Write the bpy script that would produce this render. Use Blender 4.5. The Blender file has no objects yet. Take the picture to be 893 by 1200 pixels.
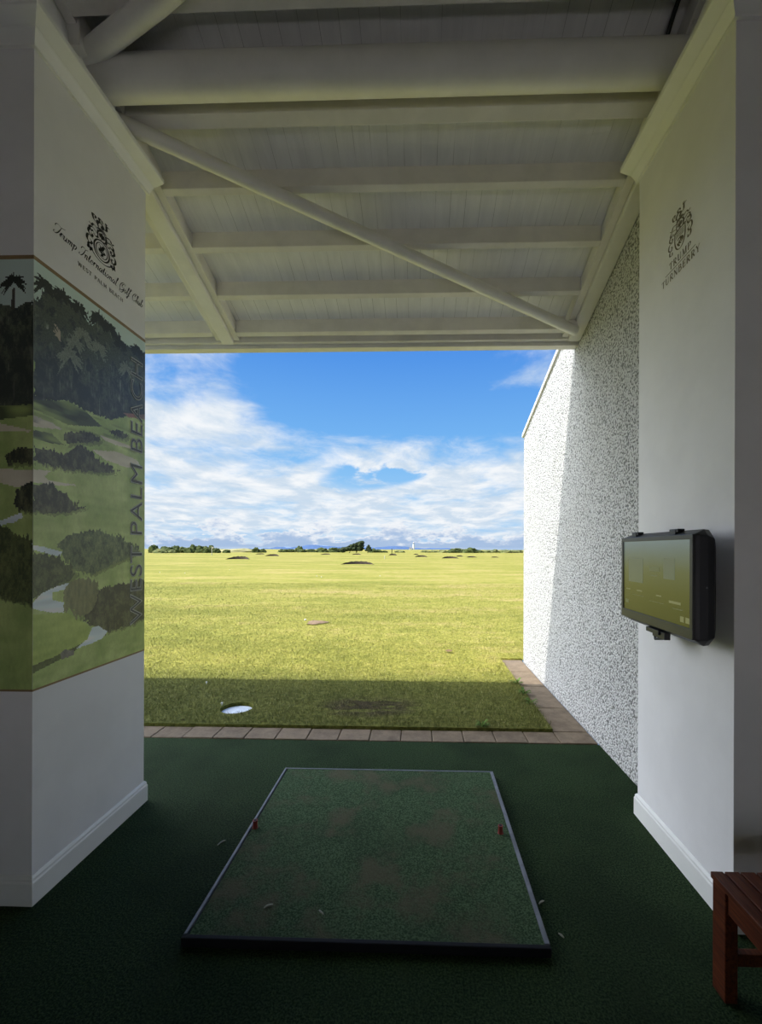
import bpy, bmesh, math, random
import numpy as np
from mathutils import Vector, Matrix, noise as mn
random.seed(7); rng = np.random.default_rng(7)
SC = bpy.context.scene
COL = SC.collection
PI = math.pi
EYE = 1.62

# ------------------------------------------------------------------ mesh helpers
class MB:
    def __init__(self): self.v = []; self.f = []
    def add(self, vs, fs):
        n = len(self.v); self.v += [tuple(p) for p in vs]; self.f += [tuple(i + n for i in f) for f in fs]; return self
    def box(self, x0, x1, y0, y1, z0, z1):
        return self.add([(x0,y0,z0),(x1,y0,z0),(x1,y1,z0),(x0,y1,z0),(x0,y0,z1),(x1,y0,z1),(x1,y1,z1),(x0,y1,z1)],
                        [(0,3,2,1),(4,5,6,7),(0,1,5,4),(1,2,6,5),(2,3,7,6),(3,0,4,7)])
    def extr(self, poly, d):                       # closed polygon of 3-D points pushed along vector d
        n = len(poly); d = Vector(d)
        a = [Vector(p) for p in poly]; b = [p + d for p in a]
        fs = [tuple(range(n))[::-1], tuple(range(n, 2*n))]
        fs += [(i, (i+1) % n, n + (i+1) % n, n + i) for i in range(n)]
        return self.add(a + b, fs)
    def tube(self, pts, r, seg=20, caps=True):
        pts = [Vector(p) for p in pts]; rs = r if isinstance(r, (list, tuple)) else [r]*len(pts)
        rings = []
        for i, p in enumerate(pts):
            t = (pts[min(i+1, len(pts)-1)] - pts[max(i-1, 0)]).normalized()
            up = Vector((0,0,1)) if abs(t.z) < .95 else Vector((1,0,0))
            a = t.cross(up).normalized(); b = a.cross(t)
            rings.append([p + (a*math.cos(2*PI*k/seg) + b*math.sin(2*PI*k/seg))*rs[i] for k in range(seg)])
        vs = [q for R in rings for q in R]; fs = []
        for i in range(len(pts)-1):
            for k in range(seg):
                fs.append((i*seg+k, i*seg+(k+1) % seg, (i+1)*seg+(k+1) % seg, (i+1)*seg+k))
        if caps:
            fs.append(tuple(range(seg))[::-1]); fs.append(tuple(range((len(pts)-1)*seg, len(pts)*seg)))
        return self.add(vs, fs)
    def lathe(self, prof, c=(0,0,0), seg=24):      # prof: (r, z) from bottom to top
        vs = []; fs = []
        for r, z in prof:
            for k in range(seg):
                a = 2*PI*k/seg; vs.append((c[0]+r*math.cos(a), c[1]+r*math.sin(a), c[2]+z))
        for i in range(len(prof)-1):
            for k in range(seg):
                fs.append((i*seg+k, i*seg+(k+1) % seg, (i+1)*seg+(k+1) % seg, (i+1)*seg+k))
        fs.append(tuple(range(seg))[::-1]); fs.append(tuple(range((len(prof)-1)*seg, len(prof)*seg)))
        return self.add(vs, fs)
    def build(self, name, mat, parent=None, bevel=0, smooth=False, seg=2, fix=True):
        me = bpy.data.meshes.new(name); me.from_pydata(self.v, [], self.f)
        if fix:
            bm = bmesh.new(); bm.from_mesh(me); bmesh.ops.recalc_face_normals(bm, faces=bm.faces); bm.to_mesh(me); bm.free()
        me.update()
        o = bpy.data.objects.new(name, me); COL.objects.link(o)
        if mat: me.materials.append(mat)
        if smooth:
            for p in me.polygons: p.use_smooth = True
            try: me.set_sharp_from_angle(angle=R(40))
            except Exception: pass
        if bevel:
            m = o.modifiers.new('bevel', 'BEVEL'); m.width = bevel; m.segments = seg; m.limit_method = 'ANGLE'; m.angle_limit = R(35)
        if parent is not None:
            o.parent = parent
            o.matrix_parent_inverse = parent.matrix_basis.inverted()
        return o
def R(d): return math.radians(d)
def tag(o, label, cat, group=None, kind=None):
    o['label'] = label; o['category'] = cat
    if group: o['group'] = group
    if kind: o['kind'] = kind
    return o
def struct(o, label=None, cat=None):
    o['kind'] = 'structure'
    if label: o['label'] = label
    if cat: o['category'] = cat
    return o
def empty(name, loc, label, cat, group=None):
    o = bpy.data.objects.new(name, None); COL.objects.link(o); o.location = loc; o.empty_display_size = .1
    return tag(o, label, cat, group)

# ------------------------------------------------------------------ material helpers
def lin(c): return tuple((x/255/12.92 if x <= 10 else ((x/255+.055)/1.055)**2.4) for x in c)
class NT:
    def __init__(self, nt): self.t = nt; self.N = nt.nodes; self.L = nt.links
    def n(self, typ, **kw):
        d = self.N.new(typ)
        for k, v in kw.items():
            if hasattr(d, k): setattr(d, k, v)
        return d
    def put(self, sock, v):
        if isinstance(v, bpy.types.NodeSocket): self.L.new(v, sock)
        elif v is not None:
            if sock.type == 'RGBA' and len(v) == 3: v = (*v, 1)
            sock.default_value = v
    def math(self, op, a, b=None, c=None, clamp=False):
        d = self.n('ShaderNodeMath', operation=op, use_clamp=clamp)
        self.put(d.inputs[0], a); self.put(d.inputs[1], b)
        if c is not None: self.put(d.inputs[2], c)
        return d.outputs[0]
    def smooth(self, x, a, b, lo=0., hi=1.):
        d = self.n('ShaderNodeMapRange', interpolation_type='SMOOTHSTEP')
        for i, v in enumerate((x, a, b, lo, hi)): self.put(d.inputs[i], v)
        return d.outputs[0]
    def mix(self, f, a, b, mode='MIX'):
        d = self.n('ShaderNodeMix', data_type='RGBA', blend_type=mode)
        self.put(d.inputs[0], f); self.put(d.inputs[6], a); self.put(d.inputs[7], b); return d.outputs[2]
    def noise(self, vec, scale, detail=4, rough=.55, dist=0, col=False):
        d = self.n('ShaderNodeTexNoise'); self.put(d.inputs['Vector'], vec)
        d.inputs['Scale'].default_value = scale; d.inputs['Detail'].default_value = detail
        d.inputs['Roughness'].default_value = rough; d.inputs['Distortion'].default_value = dist
        return d.outputs['Color' if col else 'Fac']
    def pos(self, scale=None):
        g = self.n('ShaderNodeNewGeometry').outputs['Position']
        if scale:
            m = self.n('ShaderNodeMapping'); self.put(m.inputs[0], g); m.inputs[3].default_value = scale; return m.outputs[0]
        return g
    def ramp(self, f, stops):
        d = self.n('ShaderNodeValToRGB'); e = d.color_ramp.elements
        while len(e) < len(stops): e.new(.5)
        for i, (p, c) in enumerate(stops): e[i].position = p; e[i].color = (*c, 1)
        self.put(d.inputs[0], f); return d.outputs[0]
    def bump(self, h, strength=.5, dist=.01):
        d = self.n('ShaderNodeBump'); d.inputs['Strength'].default_value = strength; d.inputs['Distance'].default_value = dist
        self.put(d.inputs['Height'], h); return d.outputs[0]
def mat(name, col, rough=.6, var=.0, vscale=6, bump=0, bscale=120, metal=0, spec=.5, emit=None, estr=0, stain=None):
    m = bpy.data.materials.new(name); m.use_nodes = True; t = NT(m.node_tree); b = t.N['Principled BSDF']
    b.inputs['Roughness'].default_value = rough; b.inputs['Metallic'].default_value = metal
    b.inputs['Specular IOR Level'].default_value = spec
    p = t.pos(); c = (*col, 1)
    if var:
        n = t.noise(p, vscale, 5, .6)
        c = t.mix(t.smooth(n, .3, .7), tuple(x*(1-var) for x in col), tuple(min(1, x*(1+var)) for x in col))
    if stain:
        n = t.noise(p, stain[2], 6, .7)
        c = t.mix(t.math('MULTIPLY', t.smooth(n, stain[3], stain[3]+.12), stain[1]), c, stain[0])
    t.put(b.inputs['Base Color'], c)
    if bump: t.put(b.inputs['Normal'], t.bump(t.noise(p, bscale, 3), .6, bump))
    if emit: t.put(b.inputs['Emission Color'], emit); b.inputs['Emission Strength'].default_value = estr
    return m

M = {}
M['wall']   = mat('painted plaster', (.83,.82,.82), .75, .03, 3, .0008, 260)
M['wallin'] = mat('painted plaster inside', (.62,.61,.58), .8, .03, 3, .0008, 260)
M['trim']   = mat('white gloss trim', (.86,.86,.83), .35, .02, 5)
M['steel']  = mat('cream painted steel', (.82,.80,.77), .38, .05, 4, .0006, 60, stain=((.30,.24,.14), .5, 9, .66))
M['timber'] = mat('cream painted timber', (.78,.75,.70), .55, .06, 5, .001, 40, stain=((.33,.26,.16), .45, 14, .66))
M['fascia'] = mat('white fascia board', (.72,.70,.65), .5, .05, 6, .001, 50, stain=((.25,.19,.11), .6, 22, .66))
M['rubber'] = mat('black rubber edge', (.008,.008,.010), .7, .15, 30, .001, 200, spec=.2)
M['black']  = mat('black plastic', (.012,.013,.018), .45, .1, 10, .0005, 300)
M['bezel']  = mat('dark grey bezel', (.032,.032,.032), .4)
M['metal']  = mat('grey steel', (.2,.2,.21), .4, .1, 20, metal=.8)
M['alu']    = mat('worn aluminium strip', (.16,.17,.19), .5, .25, 14)
M['tee']    = mat('red rubber tee', (.21,.024,.014), .5, .1, 60)
M['hole']   = mat('dark tee bore', (.01,.008,.008), .8)
M['ball']   = mat('white ball', (.85,.85,.83), .3)
M['plate']  = mat('white plastic plate', (.74,.80,.88), .4, .06, 30)
M['leaf']   = mat('dry leaf', (.20,.12,.05), .7, .2, 60)
M['straw']  = mat('pale grass clipping', (.42,.42,.34), .7, .2, 50)
M['gold']   = mat('bronze border', (.26,.17,.075), .45, .1, 10)
M['ink']    = mat('black vinyl lettering', (.012,.012,.013), .5)
M['inkgold']= mat('bronze vinyl lettering', (.21,.185,.125), .4, .1, 30, metal=.2)
M['inkgrey']= mat('charcoal print lettering', (.055,.058,.062), .5)
M['inkedge']= mat('pale print outline', (.42,.43,.40), .5)
M['bark']   = mat('bark', (.09,.065,.045), .9, .2, 5)
M['sod']    = mat('dark sod wall', (.05,.037,.024), .95, .35, 3, .02, 12)
M['soil']   = mat('bare soil', (.24,.16,.09), .95, .25, 9, .01, 60)
M['tower']  = mat('white lighthouse paint', (.85,.85,.85), .6)
M['lantern']= mat('lantern glass', (.10,.11,.13), .2)
M['slate']  = mat('slate roof', (.17,.17,.19), .7)
M['hill']   = mat('far blue hill', (.24,.36,.58), 1, .1, .001)  # blue of the distance haze put into the hill colour
M['sea']    = mat('sea water', (.07,.16,.30), .3)
M['flag']   = mat('pale flag cloth', (.65,.62,.5), .8)
M['bounce_ground'] = mat('pale bounce ground', (.68,.63,.62), .9, .1, 2)  # unseen ground behind the bay, kept pale to bounce light up inside
M['cable']  = mat('black cable', (.02,.02,.02), .5)

def mat_wood():
    m = bpy.data.materials.new('red stained hardwood'); m.use_nodes = True; t = NT(m.node_tree); b = t.N['Principled BSDF']
    p = t.pos((30, 2.2, 30)); n = t.noise(p, 3, 6, .65, .6)
    t.put(b.inputs['Base Color'], t.ramp(n, [(.3, (.032,.007,.003)), (.5, (.088,.020,.007)), (.72, (.155,.044,.013))]))
    b.inputs['Roughness'].default_value = .5; b.inputs['Specular IOR Level'].default_value = .25
    t.put(b.inputs['Normal'], t.bump(n, .3, .002)); return m
M['wood'] = mat_wood()

def mat_turf(name, a, b_, c, worn=None):
    m = bpy.data.materials.new(name); m.use_nodes = True; t = NT(m.node_tree); b = t.N['Principled BSDF']
    p = t.pos(); fine = t.noise(p, 120, 4, .75); mid = t.noise(t.pos((1, .45, 1)), 9, 5, .65); big = t.noise(p, 1.6, 3, .5)
    col = t.mix(t.smooth(fine, .40, .62), a, b_)
    col = t.mix(t.math('MULTIPLY', t.smooth(mid, .5, .75), .6), col, c)
    col = t.mix(t.math('MULTIPLY', t.smooth(big, .42, .68), .4), col, tuple(x*.55 for x in a))
    if worn:
        col = t.mix(t.math('MULTIPLY', t.smooth(t.noise(p, 3.2, 4, .6), .48, .66), .75), col, worn)
    t.put(b.inputs['Base Color'], col); b.inputs['Roughness'].default_value = .9; b.inputs['Specular IOR Level'].default_value = .15
    h = t.math('ADD', fine, t.math('MULTIPLY', t.noise(p, 70, 3, .6), .8))
    t.put(b.inputs['Normal'], t.bump(h, 1, .012)); return m
M['turf'] = mat_turf('green artificial turf', (.005,.020,.004), (.052,.092,.034), (.032,.056,.019))
M['mat']  = mat_turf('worn green mat turf', (.026,.058,.022), (.115,.185,.095), (.085,.12,.06), (.125,.115,.072))

GREEN, LIGHT, DRY = (.185,.198,.035), (.325,.305,.064), (.475,.36,.145)
def lawn_color(t, p):
    st = t.n('ShaderNodeMapping'); t.put(st.inputs[0], p); st.inputs[3].default_value = (.35, 1, 1)
    big = t.noise(st.outputs[0], .42, 6, .68); mid = t.noise(p, 2.3, 5, .7); far = t.noise(st.outputs[0], .06, 5, .7)
    f = t.math('ADD', t.math('MULTIPLY', big, .5), t.math('ADD', t.math('MULTIPLY', mid, .3), t.math('MULTIPLY', far, .35)))
    c = t.ramp(f, [(.38, GREEN), (.52, tuple((a+b)/2 for a, b in zip(GREEN, LIGHT))), (.58, LIGHT), (.70, DRY)])
    # bare worn patch near the paving: a stain with its own outline
    s = t.n('ShaderNodeSeparateXYZ'); t.put(s.inputs[0], p)
    ex = t.math('DIVIDE', t.math('SUBTRACT', s.outputs[0], -.5), .62); ey = t.math('DIVIDE', t.math('SUBTRACT', s.outputs[1], 4.38), .34)
    r = t.math('ADD', t.math('MULTIPLY', ex, ex), t.math('MULTIPLY', ey, ey))
    k = t.math('MULTIPLY', t.smooth(r, 1.0, .1), t.smooth(t.noise(st.outputs[0], 9, 4, .7), .38, .54))
    # darker grass close to the building: shade deepened in the colour
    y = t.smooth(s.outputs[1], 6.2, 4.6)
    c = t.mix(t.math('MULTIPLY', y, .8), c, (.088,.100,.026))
    return t.mix(t.math('MULTIPLY', k, .9), c, (.055,.040,.024))
def mat_lawn():
    m = bpy.data.materials.new('lawn ground'); m.use_nodes = True; t = NT(m.node_tree); b = t.N['Principled BSDF']
    p = t.pos(); c = lawn_color(t, p); fine = t.noise(p, 22, 6, .78)
    c = t.mix(t.smooth(fine, .36, .64), t.mix(1., c, (.55,.58,.50), 'MULTIPLY'), t.mix(1., c, (1.28,1.26,1.3), 'MULTIPLY'))
    t.put(b.inputs['Base Color'], c); b.inputs['Roughness'].default_value = .95; b.inputs['Specular IOR Level'].default_value = .1
    t.put(b.inputs['Normal'], t.bump(t.math('ADD', fine, t.noise(p, 9, 4, .6)), .6, .02)); return m
M['lawn'] = mat_lawn()
def mat_blades():
    m = bpy.data.materials.new('grass blades'); m.use_nodes = True; t = NT(m.node_tree); b = t.N['Principled BSDF']
    p = t.pos(); a = t.n('ShaderNodeAttribute', attribute_name='tint').outputs['Fac']
    c = lawn_color(t, p)
    c = t.mix(t.smooth(a, .0, .35), t.mix(1., c, (.62,.72,.6), 'MULTIPLY'), c)
    c = t.mix(t.math('MULTIPLY', t.smooth(a, .78, 1.), .7), c, (.50,.47,.22))
    t.put(b.inputs['Base Color'], c); b.inputs['Roughness'].default_value = .8; b.inputs['Specular IOR Level'].default_value = .2
    g = t.n('ShaderNodeNewGeometry'); v = t.n('ShaderNodeVectorMath', operation='ADD'); t.put(v.inputs[0], g.outputs['Normal']); v.inputs[1].default_value = (0,0,1.3)
    w = t.n('ShaderNodeVectorMath', operation='NORMALIZE'); t.put(w.inputs[0], v.outputs[0]); t.put(b.inputs['Normal'], w.outputs[0]); return m
M['blades'] = mat_blades()

def mat_harl():
    m = bpy.data.materials.new('white pebbledash harling'); m.use_nodes = True; t = NT(m.node_tree); b = t.N['Principled BSDF']
    p = t.pos(); q = t.noise(p, 30, 2, .5, 0, True)
    pp = t.n('ShaderNodeVectorMath', operation='MULTIPLY_ADD'); t.put(pp.inputs[0], q); pp.inputs[1].default_value = (.02,.02,.02); t.put(pp.inputs[2], p)
    vo = t.n('ShaderNodeTexVoronoi', feature='SMOOTH_F1'); t.put(vo.inputs['Vector'], pp.outputs[0]); vo.inputs['Scale'].default_value = 76
    d = vo.outputs['Distance']; n = t.noise(p, 58, 3, .6)
    h = t.math('ADD', t.math('MULTIPLY', d, -1.0), t.math('MULTIPLY', n, .9))
    gap = t.smooth(h, .06, -.14)
    c = t.mix(t.math('MULTIPLY', gap, .78), (.67,.665,.65), (.10,.105,.095))  # grey speckle and the shading between pebbles, both put into the colour
    c = t.mix(t.math('MULTIPLY', t.smooth(t.noise(p, 1.2, 4, .6), .45, .7), .12), c, (.5,.48,.42))
    t.put(b.inputs['Base Color'], c); b.inputs['Roughness'].default_value = .9; b.inputs['Specular IOR Level'].default_value = .2
    t.put(b.inputs['Normal'], t.bump(h, 1., .016)); return m
M['harl'] = mat_harl()

def mat_soffit():
    m = bpy.data.materials.new('painted soffit boards'); m.use_nodes = True; t = NT(m.node_tree); b = t.N['Principled BSDF']
    p = t.pos(); s = t.n('ShaderNodeSeparateXYZ'); t.put(s.inputs[0], p)
    fr = t.math('FRACT', t.math('DIVIDE', t.math('ADD', s.outputs[0], 20), .105))
    g = t.smooth(t.math('ABSOLUTE', t.math('SUBTRACT', fr, .5)), .018, .0)
    c = t.mix(t.smooth(t.noise(t.pos((4, .6, 1)), 4, 5, .65), .35, .7), (.79,.78,.775), (.86,.85,.84))
    c = t.mix(t.math('MULTIPLY', g, t.smooth(t.noise(p, 2, 3), .40, .62, .15, .8)), c, (.12,.11,.09))
    c = t.mix(t.smooth(t.noise(p, 26, 2), .80, .83), c, (.06,.05,.04))
    t.put(b.inputs['Base Color'], c); b.inputs['Roughness'].default_value = .7
    t.put(b.inputs['Normal'], t.bump(t.math('SUBTRACT', t.noise(p, 90, 3), g), .5, .002)); return m
M['soffit'] = mat_soffit()

def mat_paver():
    m = bpy.data.materials.new('concrete pavers'); m.use_nodes = True; t = NT(m.node_tree); b = t.N['Principled BSDF']
    p = t.pos(); a = t.n('ShaderNodeAttribute', attribute_name='tint').outputs['Fac']
    c = t.mix(t.smooth(t.noise(p, 8, 6, .7), .3, .7), (.120,.086,.055), (.225,.17,.112))
    c = t.mix(t.math('MULTIPLY', a, .45), c, (.24,.18,.12))
    c = t.mix(t.math('MULTIPLY', t.smooth(t.noise(p, 23, 5, .7), .56, .7), .5), c, (.07,.065,.04))
    t.put(b.inputs['Base Color'], c); b.inputs['Roughness'].default_value = .9
    t.put(b.inputs['Normal'], t.bump(t.noise(p, 120, 4, .7), .6, .004)); return m
M['paver'] = mat_paver()
def mat_bush(name, a, b_, sc):
    m = bpy.data.materials.new(name); m.use_nodes = True; t = NT(m.node_tree); b = t.N['Principled BSDF']
    p = t.pos(); t.put(b.inputs['Base Color'], t.mix(t.smooth(t.noise(p, sc, 5, .7), .35, .65), a, b_)); b.inputs['Roughness'].default_value = .95
    b.inputs['Specular IOR Level'].default_value = .1
    return m
M['gorse'] = mat_bush('gorse green', (.035,.055,.02), (.105,.125,.04), 1.2)
M['gorselight'] = mat_bush('pale scrub green', (.10,.13,.045), (.22,.22,.09), 1.2)
M['pine']  = mat_bush('dark tree green', (.02,.03,.015), (.055,.07,.028), 1.5)
M['dune']  = mat_bush('dune grass', (.26,.25,.10), (.40,.36,.19), .3)
M['weed']  = mat_bush('weed green', (.06,.12,.03), (.13,.20,.05), 30)

# ------------------------------------------------------------------ camera
def camera():
    yaw, pit, roll, cx, cy, F = .029043, -.00011, .0031088, 476.36, 643.39, 510.
    cyw, syw = math.cos(yaw), math.sin(yaw); cp, sp = math.cos(pit), math.sin(pit); cr, sr = math.cos(roll), math.sin(roll)
    Rz = Matrix(((cyw, syw, 0), (-syw, cyw, 0), (0, 0, 1))); B = Matrix(((1,0,0),(0,0,-1),(0,1,0)))
    Rp = Matrix(((1,0,0),(0,cp,-sp),(0,sp,cp))); Rr = Matrix(((cr,-sr,0),(sr,cr,0),(0,0,1)))
    Q = Rr @ Rp @ B @ Rz
    r, d, f = Q[0], Q[1], Q[2]
    cd = bpy.data.cameras.new('camera'); cd.sensor_fit = 'VERTICAL'; cd.sensor_height = 36; cd.sensor_width = 36; cd.lens = F/1200*36
    cd.shift_x = (446.5 - cx)/1200; cd.shift_y = (cy - 600)/1200; cd.clip_start = .05; cd.clip_end = 60000
    o = bpy.data.objects.new('camera', cd); COL.objects.link(o)
    o.matrix_world = Matrix(((r[0], -d[0], -f[0], 0), (r[1], -d[1], -f[1], 0), (r[2], -d[2], -f[2], EYE), (0,0,0,1)))
    SC.camera = o
camera()

# ------------------------------------------------------------------ sky and sun
def sky():
    w = bpy.data.worlds.new('sky'); SC.world = w; w.use_nodes = True; t = NT(w.node_tree); bg = t.N['Background']
    d = t.n('ShaderNodeTexCoord').outputs['Generated']; s = t.n('ShaderNodeSeparateXYZ'); t.put(s.inputs[0], d)
    x, y, z = s.outputs
    az = t.math('ARCTAN2', x, y); el = t.math('ARCSINE', z)
    ez = t.math('MAXIMUM', z, 0.)
    blue = t.ramp(t.math('MULTIPLY', ez, 2.), [(0., lin((176,206,238))), (.16, lin((160,208,246))), (.42, lin((122,186,244))), (.8, lin((84,150,232))), (1., lin((70,132,222)))])
    # broken cloud deck, seen in perspective
    k = t.math('ADD', ez, .13)
    P = t.n('ShaderNodeCombineXYZ'); t.put(P.inputs[0], t.math('DIVIDE', x, k)); t.put(P.inputs[1], t.math('DIVIDE', y, k))
    warp = t.noise(P.outputs[0], 1.1, 3, .5, 0, True)
    Pw = t.n('ShaderNodeVectorMath', operation='MULTIPLY_ADD'); t.put(Pw.inputs[0], warp); Pw.inputs[1].default_value = (.5,.5,0); t.put(Pw.inputs[2], P.outputs[0])
    mp = t.n('ShaderNodeMapping'); t.put(mp.inputs[0], Pw.outputs[0]); mp.inputs[1].default_value = (3.1, .4, 0); mp.inputs[2].default_value = (0, 0, R(-14)); mp.inputs[3].default_value = (1, .8, 1)
    n1 = t.noise(mp.outputs[0], 1.55, 8, .62)
    cov = t.n('ShaderNodeFloatCurve'); cv = cov.mapping.curves[0]
    pts = [(0, .60), (.05, .62), (.12, .78), (.20, .80), (.30, .77), (.38, .68), (.46, .58), (.53, .44), (.60, .27), (.70, .16), (.85, .16), (1, .30)]
    while len(cv.points) < len(pts): cv.points.new(.5, .5)
    for p, (a, b) in zip(cv.points, pts): p.location = (a, b)
    cov.mapping.update(); t.put(cov.inputs['Value'], t.math('MULTIPLY', el, 2., clamp=True))
    c = cov.outputs[0]
    left = t.math('MULTIPLY', t.smooth(az, -.30, -.47), t.smooth(el, .20, .26))       # the bank of cloud on the left
    c = t.math('ADD', c, t.math('MULTIPLY', left, .42))
    rt = t.math('MULTIPLY', t.smooth(az, .06, .2), t.math('MULTIPLY', t.smooth(el, .31, .36), t.smooth(el, .46, .41)))   # wisps upper right
    c = t.math('ADD', c, t.math('MULTIPLY', rt, .34))
    hx = t.math('DIVIDE', t.math('ADD', az, .11), .11); hy = t.math('DIVIDE', t.math('SUBTRACT', el, .165), .03)          # blue gap
    hy = t.math('ADD', hy, t.math('MULTIPLY', t.math('SUBTRACT', n1, .5), 4.5)); hx = t.math('ADD', hx, t.math('MULTIPLY', t.math('SUBTRACT', n1, .5), 3.))
    c = t.math('SUBTRACT', c, t.math('MULTIPLY', t.smooth(t.math('ADD', t.math('MULTIPLY', hx, hx), t.math('MULTIPLY', hy, hy)), 1.3, .0), .45))
    lo = t.math('SUBTRACT', .92, t.math('MULTIPLY', c, .72))
    alpha = t.smooth(n1, t.math('SUBTRACT', lo, .13), t.math('ADD', lo, .17))
    n2 = t.noise(mp.outputs[0], 3.4, 6, .6)
    shade = t.smooth(n2, .36, .66)
    white = t.mix(shade, lin((204,221,238)), lin((246,249,252)))
    colr = t.mix(alpha, blue, white)
    # long flat streaks low down
    Q = t.n('ShaderNodeCombineXYZ'); t.put(Q.inputs[0], t.math('MULTIPLY', az, 3.)); t.put(Q.inputs[1], t.math('MULTIPLY', el, 22.))
    ns = t.noise(Q.outputs[0], 1.3, 5, .6, .4)
    band = t.math('MULTIPLY', t.smooth(el, .0, .04), t.smooth(el, .2, .1))
    colr = t.mix(t.math('MULTIPLY', t.smooth(ns, .5, .7), t.math('MULTIPLY', band, .38)), colr, lin((165,205,238)))
    # row of small cumulus above the horizon
    Cm = t.n('ShaderNodeCombineXYZ'); t.put(Cm.inputs[0], t.math('MULTIPLY', az, 10.)); t.put(Cm.inputs[1], t.math('MULTIPLY', el, 24.)); Cm.inputs[2].default_value = 4.2
    nc = t.noise(Cm.outputs[0], 1.0, 7, .62)
    top = t.math('ADD', .012, t.math('MULTIPLY', t.smooth(nc, .30, .68), .058))
    ac = t.math('MULTIPLY', t.smooth(el, top, t.math('SUBTRACT', top, .008)), t.smooth(el, -.001, .006, .35, 1.))
    rel = t.math('DIVIDE', el, top)
    cum = t.mix(t.smooth(t.math('ADD', rel, t.math('MULTIPLY', t.math('SUBTRACT', t.noise(Cm.outputs[0], 3.2, 5, .65), .5), 1.5)), .35, 1.), lin((165,190,224)), lin((243,246,250)))
    colr = t.mix(t.math('MULTIPLY', ac, .92), colr, cum)
    colr = t.mix(t.smooth(z, .0, -.02), colr, lin((120,150,190)))
    # broad bright area added to the unseen left sky to light the bay
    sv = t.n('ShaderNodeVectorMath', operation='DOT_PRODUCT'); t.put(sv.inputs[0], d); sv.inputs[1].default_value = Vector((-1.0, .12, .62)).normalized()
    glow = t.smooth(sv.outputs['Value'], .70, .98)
    colr = t.mix(t.math('MULTIPLY', glow, 1.), colr, (SKY_FILL*.93, SKY_FILL*.98, SKY_FILL*1.06))
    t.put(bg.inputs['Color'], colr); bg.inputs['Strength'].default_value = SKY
SKY, SUN, SKY_FILL = 1.0, 5.2, 6.0
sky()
sd = bpy.data.lights.new('sun', 'SUN'); sd.energy = SUN; sd.angle = R(.53); sd.color = (1., .965, .90)
so = bpy.data.objects.new('sun', sd); COL.objects.link(so); so.location = (-20, -8, 30)
so.rotation_euler = Vector((.55, .275, -1)).to_track_quat('-Z', 'Y').to_euler()

SC.view_settings.view_transform = 'Standard'; SC.view_settings.look = 'None'; SC.view_settings.exposure = 0; SC.view_settings.gamma = 1
SC.view_settings.use_curve_mapping = False

# ------------------------------------------------------------------ the bay: floor, pillars, walls
REAR = .95  # height of the opening added in the unseen rear wall for light
XL, YL0, YL1 = -1.757, 1.93, 2.735
XR, YR0, YR1 = 1.34, 1.89, 2.70
SL = .32
def zr(y): return 3.56 + SL*(4.12 - y)              # underside of the rafters
def zs(y): return zr(y) + .15                       # underside of the soffit boards
struct(MB().box(-7, 3.2, -3.52, 3.655, -.08, 0).build('floor', M['turf']), 'dark green artificial turf floor of the hitting bay', 'floor')
def column(name, x0, x1, xc, y0, y1, m):            # sides of the pillar under the rafter, then up to the soffit farther out
    b = MB()
    prof = lambda x, f: [(x, y0, 0), (x, y1, 0), (x, y1, f(y1)-.004), (x, y0, f(y0)-.004)]
    b.extr(prof(x0, zr), (xc-x0, 0, 0)); b.extr(prof(xc, zs), (x1-xc, 0, 0))
    return b.build(name, m)
wl = struct(column('wall_left', XL, -3.6, -1.97, YL0, YL1, M['wall']), 'grey painted pillar on the left carrying a printed mural', 'wall')
wr = struct(column('wall_right', XR, 3.1, 1.62, YR0, YR1, M['wall']), 'grey painted pillar on the right behind the screen', 'wall')
YB = -3.4
def wall_hole(name, x0, x1, y0, y1, ztop, hx0, hx1, hz0, hz1):   # unseen rear wall; wide low opening added to let light in
    b = MB(); b.box(x0, hx0, y0, y1, 0, ztop); b.box(hx1, x1, y0, y1, 0, ztop); b.box(hx0, hx1, y0, y1, hz1, ztop)
    if hz0 > 0: b.box(hx0, hx1, y0, y1, 0, hz0)
    return b.build(name, M['wallin'])
struct(MB().box(-3.6, -3.5, YB, YL0-.001, 0, 6.2).build('wall_side_left', M['wallin']))
struct(MB().box(3.0, 3.1, YB, YR0-.001, 0, 6.2).build('wall_side_right', M['wallin']))
struct(wall_hole('wall_back', -3.6, 3.1, YB-.12, YB-.001, 6.2, -3.2, 2.7, 0, REAR))
struct(MB().box(-12, 12, -30, YB-.125, -.06, -.005).build('bounce_ground', M['bounce_ground']), 'unseen pale ground added behind the bay to bounce light in', 'paving')
# soffit boards
struct(MB().extr([(-7, -3.7, zs(-3.7)), (-7, 4.10, zs(4.10)), (-7, 4.10, zs(4.10)+.06), (-7, -3.7, zs(-3.7)+.06)], (10.4, 0, 0)).build('ceiling', M['soffit']), 'sloping white boarded soffit', 'ceiling')

# skirting: plain board with an ogee top, running round the pillar
SK = [(0, 0), (.016, 0), (.016, .10), (.012, .108), (.012, .118), (.004, .130), (0, .130)]
def skirting(name, xf, sx, y0, y1, xo):             # xf pillar face, sx outward sign, xo outer end of the front run
    b = MB()
    path = [(xf, y1, (sx, 1)), (xf, y0, (sx, -1)), (xo, y0, (0, -1))]
    n = len(SK); vs = []
    for k, (x, y, d) in enumerate(path):
        for o, z in SK: vs.append((x + d[0]*o, y + d[1]*o, z))
    fs = []
    for k in range(2):
        for i in range(n): fs.append((k*n+i, k*n+(i+1) % n, (k+1)*n+(i+1) % n, (k+1)*n+i))
    fs.append(tuple(range(n))); fs.append(tuple(range(2*n, 3*n)))
    b.add(vs, fs); return b.build(name, M['trim'])
struct(skirting('baseboard_left', XL, 1, YL0, YL1, -3.5), 'white baseboard round the foot of the left pillar', 'baseboard')
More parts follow.
